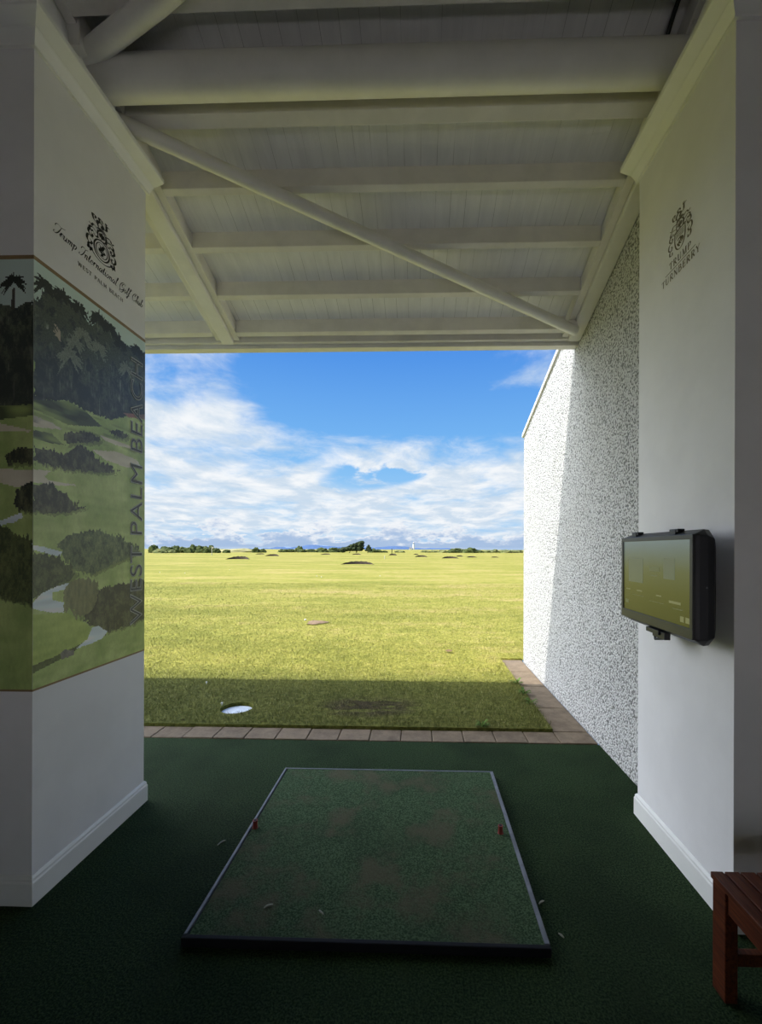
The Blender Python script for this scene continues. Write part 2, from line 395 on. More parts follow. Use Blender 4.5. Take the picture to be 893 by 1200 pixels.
struct(skirting('baseboard_right', XR, -1, YR0, YR1, 3.0), 'white baseboard at the foot of the right pillar', 'baseboard')
CR = [(0, 0), (.014, 0), (.014, .010), (.018, .016), (.040, .046), (.046, .050), (.050, .050), (.104, .070), (.108, .074), (.108, .098), (0, .098)]
def crown(name, xf, sx, y0, y1, xo, z0):
    b = MB(); n = len(CR); vs = []
    for x, y, d in [(xf, y1 + .02, (sx, 0)), (xf, y0, (sx, -1)), (xo, y0, (0, -1))]:
        for o, z in CR: vs.append((x + d[0]*o, y + d[1]*o, z0 + z))
    fs = []
    for k in range(2):
        for i in range(n): fs.append((k*n+i, k*n+(i+1) % n, (k+1)*n+(i+1) % n, (k+1)*n+i))
    fs.append(tuple(range(n))); fs.append(tuple(range(2*n, 3*n)))
    b.add(vs, fs); return b.build(name, M['trim'])
struct(crown('trim_1', XL, 1, YL0, YL1, -3.5, 3.893), 'cream crown moulding along the top of the left pillar', 'moulding')
struct(crown('trim_2', XR, -1, YR0, YR1, 3.0, 3.872), 'cream crown moulding along the top of the right pillar', 'moulding')

# harled wing wall with a raked coping
YW = 6.29
WT = [(2.70, 0), (YW, 0), (YW, 3.235), (4.70, 3.745), (2.70, 4.42)]
struct(MB().extr([(1.50, y, z) for y, z in WT[:1]] + [(1.50, y, z) for y, z in WT[1:3]] + [(1.5, 4.16, 3.235+.319*(YW-4.16)), (1.5, 4.15, zr(4.15)+.05), (1.5, 2.70, zr(2.7)+.05)], (.28, 0, 0)).build('wall_outside', M['harl']), 'white pebbledash wing wall beside the lawn', 'wall')
cop = MB().extr([(1.475, YW+.03, 3.225), (1.475, 4.24, 3.225+.319*(YW-4.21)), (1.475, 4.24, 3.28+.319*(YW-4.21)), (1.475, YW+.03, 3.28)], (.33, 0, 0)).build('trim_4', M['fascia'], bevel=.006)
struct(cop, 'thin pale coping on the raked top of the pebbledash wall', 'coping')

# ------------------------------------------------------------------ roof timbers
def prism_along(b, x0, x1, y0, y1, zlo, h):         # follows the slope of the roof
    b.extr([(x0, y0, zlo(y0)), (x0, y1, zlo(y1)), (x0, y1, zlo(y1)+h), (x0, y0, zlo(y0)+h)], (x1-x0, 0, 0)); return b
def rafter(name, x0, x1, tx, label):
    root = empty(name, ((x0+x1)/2, 4.1, zr(4.1)), label, 'roof beam')
    b = MB(); prism_along(b, x0, x1, YB+.02, 4.105, zr, .135); b.build('steel_box', M['steel'], root, bevel=.008)
    for a, c in tx:
        t = MB(); prism_along(t, a, c, YB+.02, 4.10, lambda y: zr(y)+.035, .112); t.build('timber_side', M['timber'], root, bevel=.003)
    return root
rafter('rafter', -1.885, -1.770, [(-1.768, -1.715), (-1.94, -1.887)], 'sloping cream roof beam ending at the eaves left of the opening')
rafter('rafter', 1.385, 1.497, [(1.325, 1.383)], 'sloping cream roof beam running down against the pebbledash wall')
PY = [(4.005, .05), (3.625, .045), (3.225, .045), (2.84, .045), (2.47, .07), (2.04, .06), (1.6, .05), (1.15, .05)]
PN = ['painted batten nearest the eaves board', 'second painted batten up from the eaves board', 'third painted batten up from the eaves board',
      'painted batten just beyond the moulding ends', 'painted batten tucked behind the thick round pipe', 'painted batten above the thick round pipe', 'batten deeper inside the bay roof', 'batten farthest inside the bay roof']
for (y, w), nm in zip(PY, PN):
    zb = zr(y) + .035
    root = empty('roof_batten', (-.2, y, zb), nm + ', spanning the opening' if y > 2.4 else nm, 'batten', 'battens under the soffit')
    for x0, x1 in ((-1.714, 1.324), (-6.8, -1.941)):
        b = MB(); b.extr([(x0, y, zb), (x0, y+w, zb - SL*w), (x0, y+w, zs(y+w)+.01), (x0, y, zs(y)+.01)], (x1-x0, 0, 0))
        b.build('board', M['timber'], root, bevel=.003)
# eaves: timber behind, board in front
fr = empty('eaves_board', (-.2, 4.12, 3.53), 'long cream eaves board across the top of the opening', 'fascia')
MB().box(-6.8, 1.497, 4.107, 4.155, 3.585, 3.76).build('timber_plate', M['timber'], fr, bevel=.003)
MB().box(-6.8, 1.52, 4.157, 4.195, 3.55, 3.80).build('fascia_board', M['fascia'], fr, bevel=.004)
MB().box(-6.8, 1.50, 4.197, 4.262, 3.556, 3.60).build('drip_edge', M['fascia'], fr, bevel=.006)
# soffit continues to the lip above the fascia; thick pipe and the diagonal braces
pipe = empty('roof_pipe', (-.2, 2.3, 4.14), 'thick horizontal cream pipe crossing just under the soffit', 'pipe')
MB().tube([(-1.74, 2.3, 4.147), (-1.0, 2.3, 4.147), (.4, 2.3, 4.147), (1.37, 2.3, 4.147)], .099, 32).build('tube', M['steel'], pipe, smooth=True)
for x0, x1 in ((-1.775, -1.735), (1.34, 1.38)):
    MB().box(x0, x1, 2.17, 2.43, 4.0, 4.31).build('end_plate', M['steel'], pipe, bevel=.004)
br = empty('diagonal_brace', (-.15, 3.2, 3.8), 'long thin diagonal brace from the left moulding to the right eaves corner', 'brace')
MB().tube([(-1.76, 2.45, 4.083), (-.9, 2.856, 3.945), (.3, 3.428, 3.756), (1.40, 3.955, 3.588)], .043, 24).build('tube', M['steel'], br, smooth=True)
MB().box(1.33, 1.40, 3.90, 4.03, 3.60, 3.66).build('gusset', M['steel'], br, bevel=.004)
b2 = empty('diagonal_brace', (-.3, 1.8, 4.3), 'short visible stub of diagonal brace above the left moulding', 'brace')
MB().tube([(-1.80, 2.235, 4.165), (-1.26, 2.04, 4.226), (.2, 1.46, 4.41), (1.40, .99, 4.56)], .052, 24).build('tube', M['steel'], b2, smooth=True)
MB().box(-1.77, -1.70, 2.12, 2.30, 4.13, 4.29).build('gusset', M['steel'], b2, bevel=.004)
cb = MB().tube([(1.272, 2.34, 4.235), (1.262, 2.28, 4.245), (1.266, 2.22, 4.30), (1.258, 2.10, 4.338), (1.27, 1.9, 4.40), (1.262, 1.5, 4.53), (1.27, 1.0, 4.69)], .011, 10).build('roof_cable', M['cable'], smooth=True)
tag(cb, 'dark cable clipped under the soffit above the right moulding', 'cable')

# ------------------------------------------------------------------ flat lettering and emblems
def place(o, origin, right, up):
    r = Vector(right).normalized(); u = Vector(up).normalized(); n = r.cross(u)
    o.matrix_world = Matrix(((r.x, u.x, n.x, origin[0]), (r.y, u.y, n.y, origin[1]), (r.z, u.z, n.z, origin[2]), (0,0,0,1)))
def flat(name, polys, m, parent, origin, right, up, off=0.):
    b = MB()
    for p in polys: b.add([(x, y, off) for x, y in p], [tuple(range(len(p)))])
    r = Vector(right).normalized(); u = Vector(up).normalized(); n = r.cross(u); o3 = Vector(origin)
    b.v = [tuple(o3 + r*v[0] + u*v[1] + n*v[2]) for v in b.v]
    o = b.build(name, m, parent, fix=False)
    # every face looks out of the wall
    me = o.data
    fl = [p.index for p in me.polygons if p.normal.dot(n) < 0]
    if fl:
        bm = bmesh.new(); bm.from_mesh(me); bm.faces.ensure_lookup_table(); bmesh.ops.reverse_faces(bm, faces=[bm.faces[i] for i in fl]); bm.to_mesh(me); bm.free()
    return o
def cat(pts, n=6):                                  # Catmull-Rom through the points
    P = [Vector((*p, 0)) for p in pts]; out = []
    for i in range(len(P)-1):
        p0 = P[max(i-1, 0)]; p1 = P[i]; p2 = P[i+1]; p3 = P[min(i+2, len(P)-1)]
        for k in range(n):
            t = k/n
            out.append(.5*((2*p1) + (p2-p0)*t + (2*p0-5*p1+4*p2-p3)*t*t + (3*p1-p0-3*p2+p3)*t**3))
    out.append(P[-1]); return [(p.x, p.y) for p in out]
def ribbon(pts, wthin, wthick, nib=R(90), taper=True):   # a pen stroke: thick where it runs along the nib direction
    q = []; n = len(pts); L = []; Rr = []
    for i, (x, y) in enumerate(pts):
        a = pts[max(i-1, 0)]; b = pts[min(i+1, n-1)]
        dx, dy = b[0]-a[0], b[1]-a[1]; l = math.hypot(dx, dy) or 1; dx /= l; dy /= l
        w = wthin + (wthick-wthin)*abs(dx*math.cos(nib)+dy*math.sin(nib))**1.6
        if taper and n > 3: w *= min(1, .45 + 2.2*min(i, n-1-i)/(n-1))
        L.append((x - dy*w/2, y + dx*w/2)); Rr.append((x + dy*w/2, y - dx*w/2))
    for i in range(n-1): q.append([L[i], L[i+1], Rr[i+1], Rr[i]])
    return q
def arc(cx, cy, rx, ry, a0, a1, n=14): return [(cx+rx*math.cos(R(a0+(a1-a0)*i/n)), cy+ry*math.sin(R(a0+(a1-a0)*i/n))) for i in range(n+1)]

# roman capitals: strokes on a unit-high body; 'K' thick, 'k' thin, 'c' curve
def serif(x, y, w=.13): return [(x-w, y), (x+w, y), (x+w, y+.035 if y < .5 else y-.035), (x-w, y+.035 if y < .5 else y-.035)]
def caps(ch):
    S = []; thk, thn = .165, .075
    def st(x0, y0, x1, y1, w): S.append(ribbon([(x0, y0), (x1, y1)], w, w, taper=False))
    def sf(*a):
        for x, y in a: S.append([serif(x, y)])
    def cv(p): S.append(ribbon(p, thn, thk, R(90), taper=False))
    if ch == 'T': st(.36,0,.36,1,thk); st(.0,.975,.72,.975,thn); st(.03,1,.03,.78,thn); st(.69,1,.69,.78,thn); sf((.36,0)); w = .72
    elif ch == 'R': st(.16,0,.16,1,thk); sf((.16,0),(.16,1)); cv([(.16,.97)]+arc(.34,.74,.24,.235,90,-90)+[(.16,.505)]); st(.36,.5,.66,.02,thk); sf((.68,0)); w = .76
    elif ch == 'U': st(.15,1,.15,.3,thk); cv(arc(.40,.3,.25,.29,180,360)); st(.65,1,.65,.3,thn); sf((.15,1),(.65,1)); w = .80
    elif ch == 'M': st(.13,0,.16,1,thn); st(.16,.97,.45,.03,thk); st(.45,.03,.74,.97,thn); st(.76,1,.79,0,thk); sf((.13,0),(.79,0),(.13,1),(.78,1)); w = .93
    elif ch == 'P': st(.16,0,.16,1,thk); sf((.16,0),(.16,1)); cv([(.16,.97)]+arc(.34,.72,.25,.25,90,-90)+[(.16,.47)]); w = .64
    elif ch == 'N': st(.13,0,.13,1,thn); st(.13,.98,.68,.02,thk); st(.68,0,.68,1,thn); sf((.13,0),(.68,1),(.1,1)); w = .82
    elif ch == 'B': st(.16,0,.16,1,thk); sf((.13,0),(.13,1)); cv([(.16,.97)]+arc(.34,.755,.2,.215,90,-90)+[(.16,.54)]); cv([(.16,.54)]+arc(.36,.285,.26,.26,90,-90)+[(.16,.025)]); w = .70
    elif ch == 'E': st(.16,0,.16,1,thk); st(.05,.975,.56,.975,thn); st(.16,.52,.46,.52,thn); st(.05,.025,.6,.025,thn); st(.55,1,.55,.8,thn); st(.59,0,.59,.22,thn); st(.46,.62,.46,.42,thn); w = .66
    elif ch == 'Y': st(.10,.98,.38,.45,thk); st(.38,.45,.64,.98,thn); st(.38,.48,.38,0,thk); sf((.10,1),(.64,1),(.38,0)); w = .74
    elif ch == 'W': st(.08,1,.32,.02,thk); st(.32,.02,.52,.98,thn); st(.52,1,.76,.02,thk); st(.76,.02,.96,.98,thn); sf((.08,1),(.96,1),(.52,1)); w = 1.04
    elif ch == 'S': cv(cat([(.52,.80),(.48,.95),(.30,.985),(.12,.90),(.11,.70),(.30,.54),(.50,.42),(.54,.2),(.38,.02),(.18,.02),(.07,.22)], 5)); w = .62
    elif ch == 'A': st(.08,0,.36,1,thn); st(.36,1,.64,0,thk); st(.2,.34,.54,.34,thn); sf((.08,0),(.64,0)); w = .74
    elif ch == 'L': st(.16,0,.16,1,thk); st(.05,.025,.56,.025,thn); st(.56,0,.56,.24,thn); sf((.16,1)); w = .62
    elif ch == 'C': cv(arc(.42,.5,.34,.485,45,315,22)); st(.66,.98,.66,.74,thn); w = .76
    elif ch == 'H': st(.15,0,.15,1,thk); st(.65,0,.65,1,thk); st(.15,.52,.65,.52,thn); sf((.15,0),(.15,1),(.65,0),(.65,1)); w = .80
    else: w = .45
    return [q for s in S for q in s], w
def caps_line(txt, length, h):                      # polygons of a line of capitals, fitted to a length
    P = []; x = 0; gap = .16
    for ch in txt:
        q, w = caps(ch); P += [[(a+x, b) for a, b in p] for p in q]; x += w + gap
    k = length/(x-gap); return [[(a*k, b*h) for a, b in p] for p in P]
# flowing script: every glyph a few pen strokes, then sheared
def words(name, txt, length, h, m, parent, origin, right, up):   # one mesh per word of a line
    P = []; x = 0; gap = .16; cur = []
    for ch in txt + ' ':
        q, w = caps(ch)
        if ch == ' ':
            if cur: P.append(cur)
            cur = []
        cur += [[(a+x, b) for a, b in p] for p in q]; x += w + gap
    k = length/(x-.45-2*gap)
    for c in P: flat(name, scaled(c, k, h), m, parent, origin, right, up)
def script(ch):
    x = .42; T = {
    'T': ([[(.10,.62),(-.02,.74),(.06,.93),(.30,.97),(.55,.90),(.85,.96),(1.0,1.02)], [(.62,.92),(.58,.6),(.48,.25),(.30,.02),(.10,.02),(.04,.16),(.16,.22)]], .66),
    'I': ([[(.02,.66),(.06,.9),(.30,.98),(.55,.9),(.80,1.0)], [(.52,.92),(.48,.55),(.38,.2),(.20,.0),(.0,.06),(.04,.2)]], .60),
    'r': ([[(0,.10),(.10,.40),(.12,.44),(.13,.3),(.12,0)], [(.13,.25),(.22,.40),(.32,.43),(.36,.36)]], .36),
    'u': ([[(0,.3),(.07,.42),(.10,.2),(.13,.03),(.24,.0),(.34,.16),(.37,.42)], [(.37,.42),(.37,.12),(.42,.0),(.50,.08)]], .50),
    'm': ([[(0,.3),(.07,.42),(.10,.3),(.09,0)], [(.10,.25),(.20,.41),(.27,.40),(.28,.2),(.27,0)], [(.28,.25),(.38,.41),(.46,.40),(.47,.14),(.50,.0),(.58,.08)]], .60),
    'n': ([[(0,.3),(.07,.42),(.10,.3),(.09,0)], [(.10,.25),(.21,.41),(.30,.40),(.31,.14),(.35,.0),(.43,.08)]], .45),
    'p': ([[(0,.3),(.08,.44),(.10,.1),(.08,-.36)], [(.10,.2),(.20,.41),(.34,.40),(.38,.2),(.28,.01),(.14,.05)]], .46),
    't': ([[(.02,.2),(.12,.75),(.11,.2),(.16,.0),(.27,.08)], [(-.03,.45),(.27,.46)]], .28),
    'e': ([[(.04,.2),(.24,.26),(.27,.38),(.18,.43),(.06,.32),(.05,.12),(.15,0),(.32,.10)]], .34),
    'a': ([[(.32,.36),(.22,.43),(.08,.34),(.04,.14),(.12,.0),(.26,.12),(.33,.42)], [(.33,.42),(.33,.1),(.38,.0),(.46,.08)]], .45),
    'i': ([[(0,.28),(.07,.42),(.08,.12),(.13,.0),(.22,.08)], [(.10,.58),(.12,.64),(.13,.60)]], .23),
    'o': ([[(.18,.43),(.06,.32),(.05,.12),(.15,0),(.28,.1),(.30,.3),(.18,.43),(.36,.38)]], .38),
    'l': ([[(0,.2),(.16,.7),(.18,.95),(.10,.95),(.08,.5),(.09,.1),(.15,.0),(.24,.08)]], .24),
    'b': ([[(0,.2),(.16,.7),(.18,.95),(.10,.95),(.08,.5),(.08,.1),(.18,0),(.32,.12),(.32,.34),(.20,.42),(.10,.32)]], .42),
    'f': ([[(.0,.2),(.20,.7),(.30,.95),(.20,1.0),(.14,.7),(.10,.1),(.02,-.33),(-.08,-.36),(-.06,-.2),(.14,.02),(.28,.12)], [(.02,.43),(.28,.44)]], .28),
    'G': ([[(.72,.78),(.74,.95),(.54,1.0),(.22,.82),(.08,.45),(.20,.08),(.45,.04),(.66,.28),(.68,.46)], [(.44,.44),(.66,.48),(.72,.2),(.58,-.16),(.30,-.22),(.18,-.06),(.42,.06),(.8,.16)], [(.60,.9),(.40,.72),(.36,.5),(.48,.40)]], .80),
    'C': ([[(.70,.74),(.76,.94),(.56,1.0),(.22,.80),(.07,.42),(.20,.04),(.46,.02),(.70,.22)], [(.58,.9),(.42,.76),(.40,.56),(.52,.5)]], .70),
    }
    if ch not in T: return [], .30
    s, w = T[ch]; P = []
    for k in s: P += ribbon(cat(k, 5), .022, .10, R(75))
    return P, w
def script_line(txt, length, h, shear=.38):
    P = []; x = 0
    for ch in txt:
        q, w = script(ch); P += [[(a+x+b*shear, b) for a, b in p] for p in q]; x += w + .02
    k = length/x; return [[(a*k, b*h) for a, b in p] for p in P]
# heraldic emblem in a box about 1 wide and 1.25 high, centred on x = 0
def emblem(heavy):
    a, b = (.018, .075) if heavy else (.022, .058); P = []
    def s(p, n=5, w=1.): P.extend(ribbon(cat(p, n), a*w, b*w, R(80)))
    def two(p, n=5, w=1.):
        s(p, n, w); s([(-x, y) for x, y in p], n, w)
    if heavy:
        P.extend(ribbon(arc(0,.30,.27,.285,0,360,36), .03, .05, taper=False)); P.extend(ribbon(arc(0,.30,.20,.215,0,360,30), .012, .03, taper=False))
        s([(-.10,.44),(.0,.40),(.07,.46),(.02,.34),(.10,.28),(.0,.22),(-.08,.26),(-.03,.33),(-.12,.30)], 5, 1.1); s([(.04,.20),(-.02,.14),(.08,.12)]); s([(-.05,.40),(-.02,.30),(.05,.16)])
        P.extend(ribbon(arc(0,.28,.42,.34,200,340,22), .02, .05)); s([(-.42,.14),(-.48,.06),(-.38,.10),(-.40,0)]); s([(.42,.14),(.48,.06),(.38,.10),(.40,0)])
    else:
        s([(-.22,.62),(-.22,.30),(-.14,.08),(0,0),(.14,.08),(.22,.30),(.22,.62)], 8, .9); s([(-.22,.62),(-.1,.60),(0,.63),(.1,.60),(.22,.62)])
        for y in (.55,.50,.45,.40): s([(-.2,y),(-.07,y+.02),(.07,y-.02),(.2,y)], 4, .7)
        s([(-.10,.30),(0,.34),(.05,.26),(-.03,.20),(.06,.12)], 5, 1.6); s([(.08,.32),(.12,.22),(.04,.16)], 5, 1.3); s([(-.12,.22),(-.06,.14),(.0,.08)], 5, 1.2)
    two([(.24,.62),(.40,.66),(.46,.54),(.36,.46),(.32,.54),(.40,.56)]); two([(.30,.42),(.46,.44),(.50,.30),(.40,.22),(.34,.30),(.42,.34)])
    two([(.32,.20),(.44,.20),(.44,.08),(.34,.06),(.34,.14)]); two([(.16,.70),(.32,.76),(.42,.70),(.38,.62),(.30,.68)]); two([(.12,.64),(.2,.58),(.3,.6)])
    two([(.10,.82),(.28,.88),(.36,.80),(.44,.84)]); s([(-.14,.64),(-.14,.80),(0,.88),(.14,.80),(.14,.64),(0,.60),(-.14,.64)], 6)
    s([(-.12,.74),(0,.70),(.12,.74)]); s([(-.06,.68),(-.06,.80)]); s([(.06,.68),(.06,.80)]); s([(0,.64),(0,.84)])
    s([(-.16,.90),(0,.93),(.16,.90)], 4, 1.6); s([(-.18,.87),(0,.90),(.18,.87)], 4, 1.)
    s([(-.12,.94),(-.16,1.05),(-.06,1.12),(.04,1.06),(0,.98),(.10,.95)], 5, 1.5); s([(-.05,1.10),(-.10,1.20),(-.02,1.22),(.03,1.15)], 5, 1.2)
    s([(.06,1.02),(.16,1.06),(.17,1.18),(.28,1.20)], 5, 1.1); s([(-.16,1.0),(-.28,1.04),(-.32,1.16),(-.22,1.18),(-.24,1.10)], 5, 1.1); s([(.16,1.18),(.14,1.24),(.2,1.25)])
    return P
def scaled(P, sx, sy, dx=0, dy=0): return [[(x*sx+dx, y*sy+dy) for x, y in p] for p in P]
EPS = .0015
# left pillar: script lettering, emblem above, capitals below
lg = empty('wall_logo', (XL, 2.36, 3.12), 'black script lettering under a black emblem above the mural', 'logo')
flat('emblem', scaled(emblem(True), .215, .180), M['ink'], lg, (XL+EPS, 2.352, 3.205), (0,1,0), (0,0,1))
flat('script_lettering', script_line('Trump International Golf Club', .672, .054), M['ink'], lg, (XL+EPS, 2.030, 3.138), (0,1,0), (0,0,1))
words('capital_lettering', 'WEST PALM BEACH', .34, .021, M['ink'], lg, (XL+EPS, 2.184, 3.073), (0,1,0), (0,0,1))
# right pillar: bronze emblem and two lines of capitals
lr = empty('wall_logo', (XR, 2.28, 3.1), 'bronze emblem and two lines of capitals high on the right pillar', 'logo')
flat('emblem', scaled(emblem(False), .20, .170), M['inkgold'], lr, (XR-EPS, 2.283, 3.176), (0,-1,0), (0,0,1))
flat('capital_lettering', caps_line('TRUMP', .185, .036), M['inkgold'], lr, (XR-EPS, 2.377, 3.117), (0,-1,0), (0,0,1))
flat('rule', [[(0,0),(.26,0),(.26,.0035),(0,.0035)]], M['inkgold'], lr, (XR-EPS, 2.415, 3.104), (0,-1,0), (0,0,1))
flat('capital_lettering', caps_line('TURNBERRY', .325, .036), M['inkgold'], lr, (XR-EPS, 2.448, 3.056), (0,-1,0), (0,0,1))

# ------------------------------------------------------------------ the printed mural
INNER = {
'trees':[(0.0,0.915),(0.020,0.908),(0.047,0.929),(0.076,0.968),(0.106,0.953),(0.153,0.965),(0.191,0.972),(0.216,0.961),(0.262,0.965),(0.296,0.951),(0.330,0.974),(0.374,0.968),(0.410,0.944),(0.456,0.933),(0.493,0.986),(0.534,0.979),(0.600,0.981),(0.660,0.968),(0.723,0.951),(0.798,0.952),(0.846,0.948),(0.896,0.973),(0.947,0.961),(1.021,0.970),(1.025,0.752),(0.800,0.735),(0.620,0.702),(0.384,0.696),(0.245,0.704),(-.01,0.671)],
'house':[(0.124,0.866),(0.142,0.881),(0.191,0.868),(0.185,0.845),(0.130,0.847)],
'flowers':[(0.743,0.738),(1.024,0.768),(1.025,0.752),(0.800,0.732)],
'hillA':[(-.011,0.671),(0.245,0.704),(0.384,0.696),(0.537,0.672),(0.246,0.643),(0.120,0.649),(-.011,0.652)],
'hillB':[(-.011,0.602),(0.120,0.608),(0.214,0.588),(0.133,0.584),(-.011,0.584)],
'sandA':[(-.011,0.638),(0.120,0.635),(0.206,0.626),(-.011,0.610)],
'sandB':[(0.506,0.647),(0.810,0.646),(0.899,0.641),(0.672,0.633),(0.554,0.636)],
'sandC':[(0.443,0.598),(0.672,0.615),(0.899,0.609),(0.961,0.587),(0.783,0.576),(0.563,0.581)],
'sandD':[(-.012,0.512),(0.116,0.516),(0.068,0.501),(0.098,0.493),(0.332,0.494),(0.170,0.484),(-.012,0.482)],
'bushA':[(-.011,0.564),(0.091,0.569),(0.226,0.567),(0.307,0.597),(0.399,0.598),(0.491,0.577),(0.699,0.557),(0.514,0.541),(0.227,0.529),(-.012,0.528)],
'bushB':[(0.216,0.620),(0.399,0.644),(0.529,0.636),(0.489,0.623),(0.307,0.604),(0.226,0.591)],
'bushBB':[(0.586,0.668),(0.753,0.687),(0.810,0.678),(0.781,0.664),(0.616,0.657)],
'bushC':[(-.012,0.475),(0.113,0.485),(0.176,0.472),(0.267,0.464),(0.322,0.439),(0.376,0.437),(0.267,0.422),(0.133,0.413),(-.012,0.417)],
'bushD':[(0.171,0.338),(0.248,0.364),(0.401,0.374),(0.516,0.382),(0.729,0.363),(0.873,0.341),(0.939,0.319),(0.815,0.300),(0.620,0.278),(0.447,0.256),(0.313,0.274),(0.210,0.305)],
'waterA':[(-0.007,0.337),(0.078,0.332),(0.200,0.319),(0.178,0.308),(0.097,0.315),(-.014,0.327)],
'bushE':[(-.014,0.323),(0.133,0.309),(0.289,0.283),(0.309,0.263),(0.250,0.240),(0.134,0.231),(-.015,0.208)],
'waterB':[(-.015,0.198),(0.060,0.222),(0.160,0.234),(0.261,0.240),(0.230,0.224),(0.134,0.221),(0.137,0.202),(0.221,0.191),(0.221,0.165),(0.116,0.172),(-.015,0.190)],
'bushF':[(0.220,0.218),(0.270,0.244),(0.379,0.251),(0.482,0.230),(0.494,0.199),(0.448,0.159),(0.335,0.145),(0.230,0.171)],
'bushG':[(0.448,0.201),(0.566,0.220),(0.759,0.221),(1.031,0.227),(1.032,0.100),(0.788,0.090),(0.593,0.087),(0.448,0.114),(0.380,0.142)],
'waterC':[(0.448,0.112),(0.511,0.112),(0.593,0.089),(0.543,0.074),(0.426,0.067),(0.312,0.066),(0.404,0.083)],
'grassH':[(-.015,0.174),(0.231,0.165),(0.404,0.124),(0.472,0.084),(0.231,0.067),(-.016,0.054)],
'bankH':[(0.472,0.084),(0.231,0.067),(-.016,0.054),(-.016,0.036),(0.251,0.055)],
'rock':[(0.193,0.065),(0.219,0.073),(0.291,0.064),(0.292,0.051),(0.200,0.049)],
}
NEAR = {   # on the side that faces into the bay; u runs from the corner (0) outwards to the left
'palmtrunk':[(-.210,.885),(-.196,.932),(-.172,.932),(-.178,.885)],
'trees':[(-1.1,.93),(-.796,.931),(-.556,.906),(-.394,.917),(-.314,.897),(-.250,.898),(-.154,.888),(-.074,.900),(-.012,.896),(.044,.908),(.048,.654),(-1.1,.652)],
'sandA':[(-1.1,.632),(-.310,.619),(-.072,.605),(.024,.598),(-.310,.601),(-1.1,.612)],
'sandD':[(-1.1,.514),(-.310,.514),(.050,.508),(.050,.480),(-.150,.470),(-.310,.480),(-1.1,.480)],
'bushA':[(-.270,.541),(-.150,.561),(.048,.567),(.050,.526),(-.246,.526)],
'bushC':[(-.196,.428),(-.166,.462),(-.038,.478),(.050,.476),(.050,.412),(-.132,.416)],
'hillA':[(-1.1,.656),(.048,.662),(.048,.638),(-.312,.627),(-1.1,.636)],
'waterA':[(-1.1,.392),(-.308,.392),(-.188,.403),(-.108,.412),(-.084,.401),(-.164,.389),(-.308,.381),(-1.1,.377)],
'bushE':[(-1.1,.377),(-.308,.377),(-.148,.369),(-.004,.345),(.052,.329),(.054,.191),(-.146,.202),(-.306,.214),(-1.1,.233)],
'waterB':[(-.012,.339),(.052,.333),(.052,.323),(.012,.329)],
}
def inside(poly, X, Y):
    r = np.zeros(X.shape, bool); n = len(poly); j = n-1
    for i in range(n):
        xi, yi = poly[i]; xj, yj = poly[j]
        c = ((yi > Y) != (yj > Y)) & (X < (xj-xi)*(Y-yi)/((yj-yi) or 1e-9) + xi)
        r ^= c; j = i
    return r
def vnoise(h, w, ch, cw, seed):                     # smooth value noise on an h x w grid, cells of ch x cw
    g = np.random.default_rng(seed).random((h//ch+3, w//cw+3))
    yy = np.arange(h)/ch; xx = np.arange(w)/cw; y0 = yy.astype(int); x0 = xx.astype(int); fy = (yy-y0)[:, None]; fx = (xx-x0)[None]
    fy = fy*fy*(3-2*fy); fx = fx*fx*(3-2*fx)
    a = g[np.ix_(y0, x0)]; b = g[np.ix_(y0, x0+1)]; c = g[np.ix_(y0+1, x0)]; d = g[np.ix_(y0+1, x0+1)]
    return (a*(1-fx)+b*fx)*(1-fy) + (c*(1-fx)+d*fx)*fy
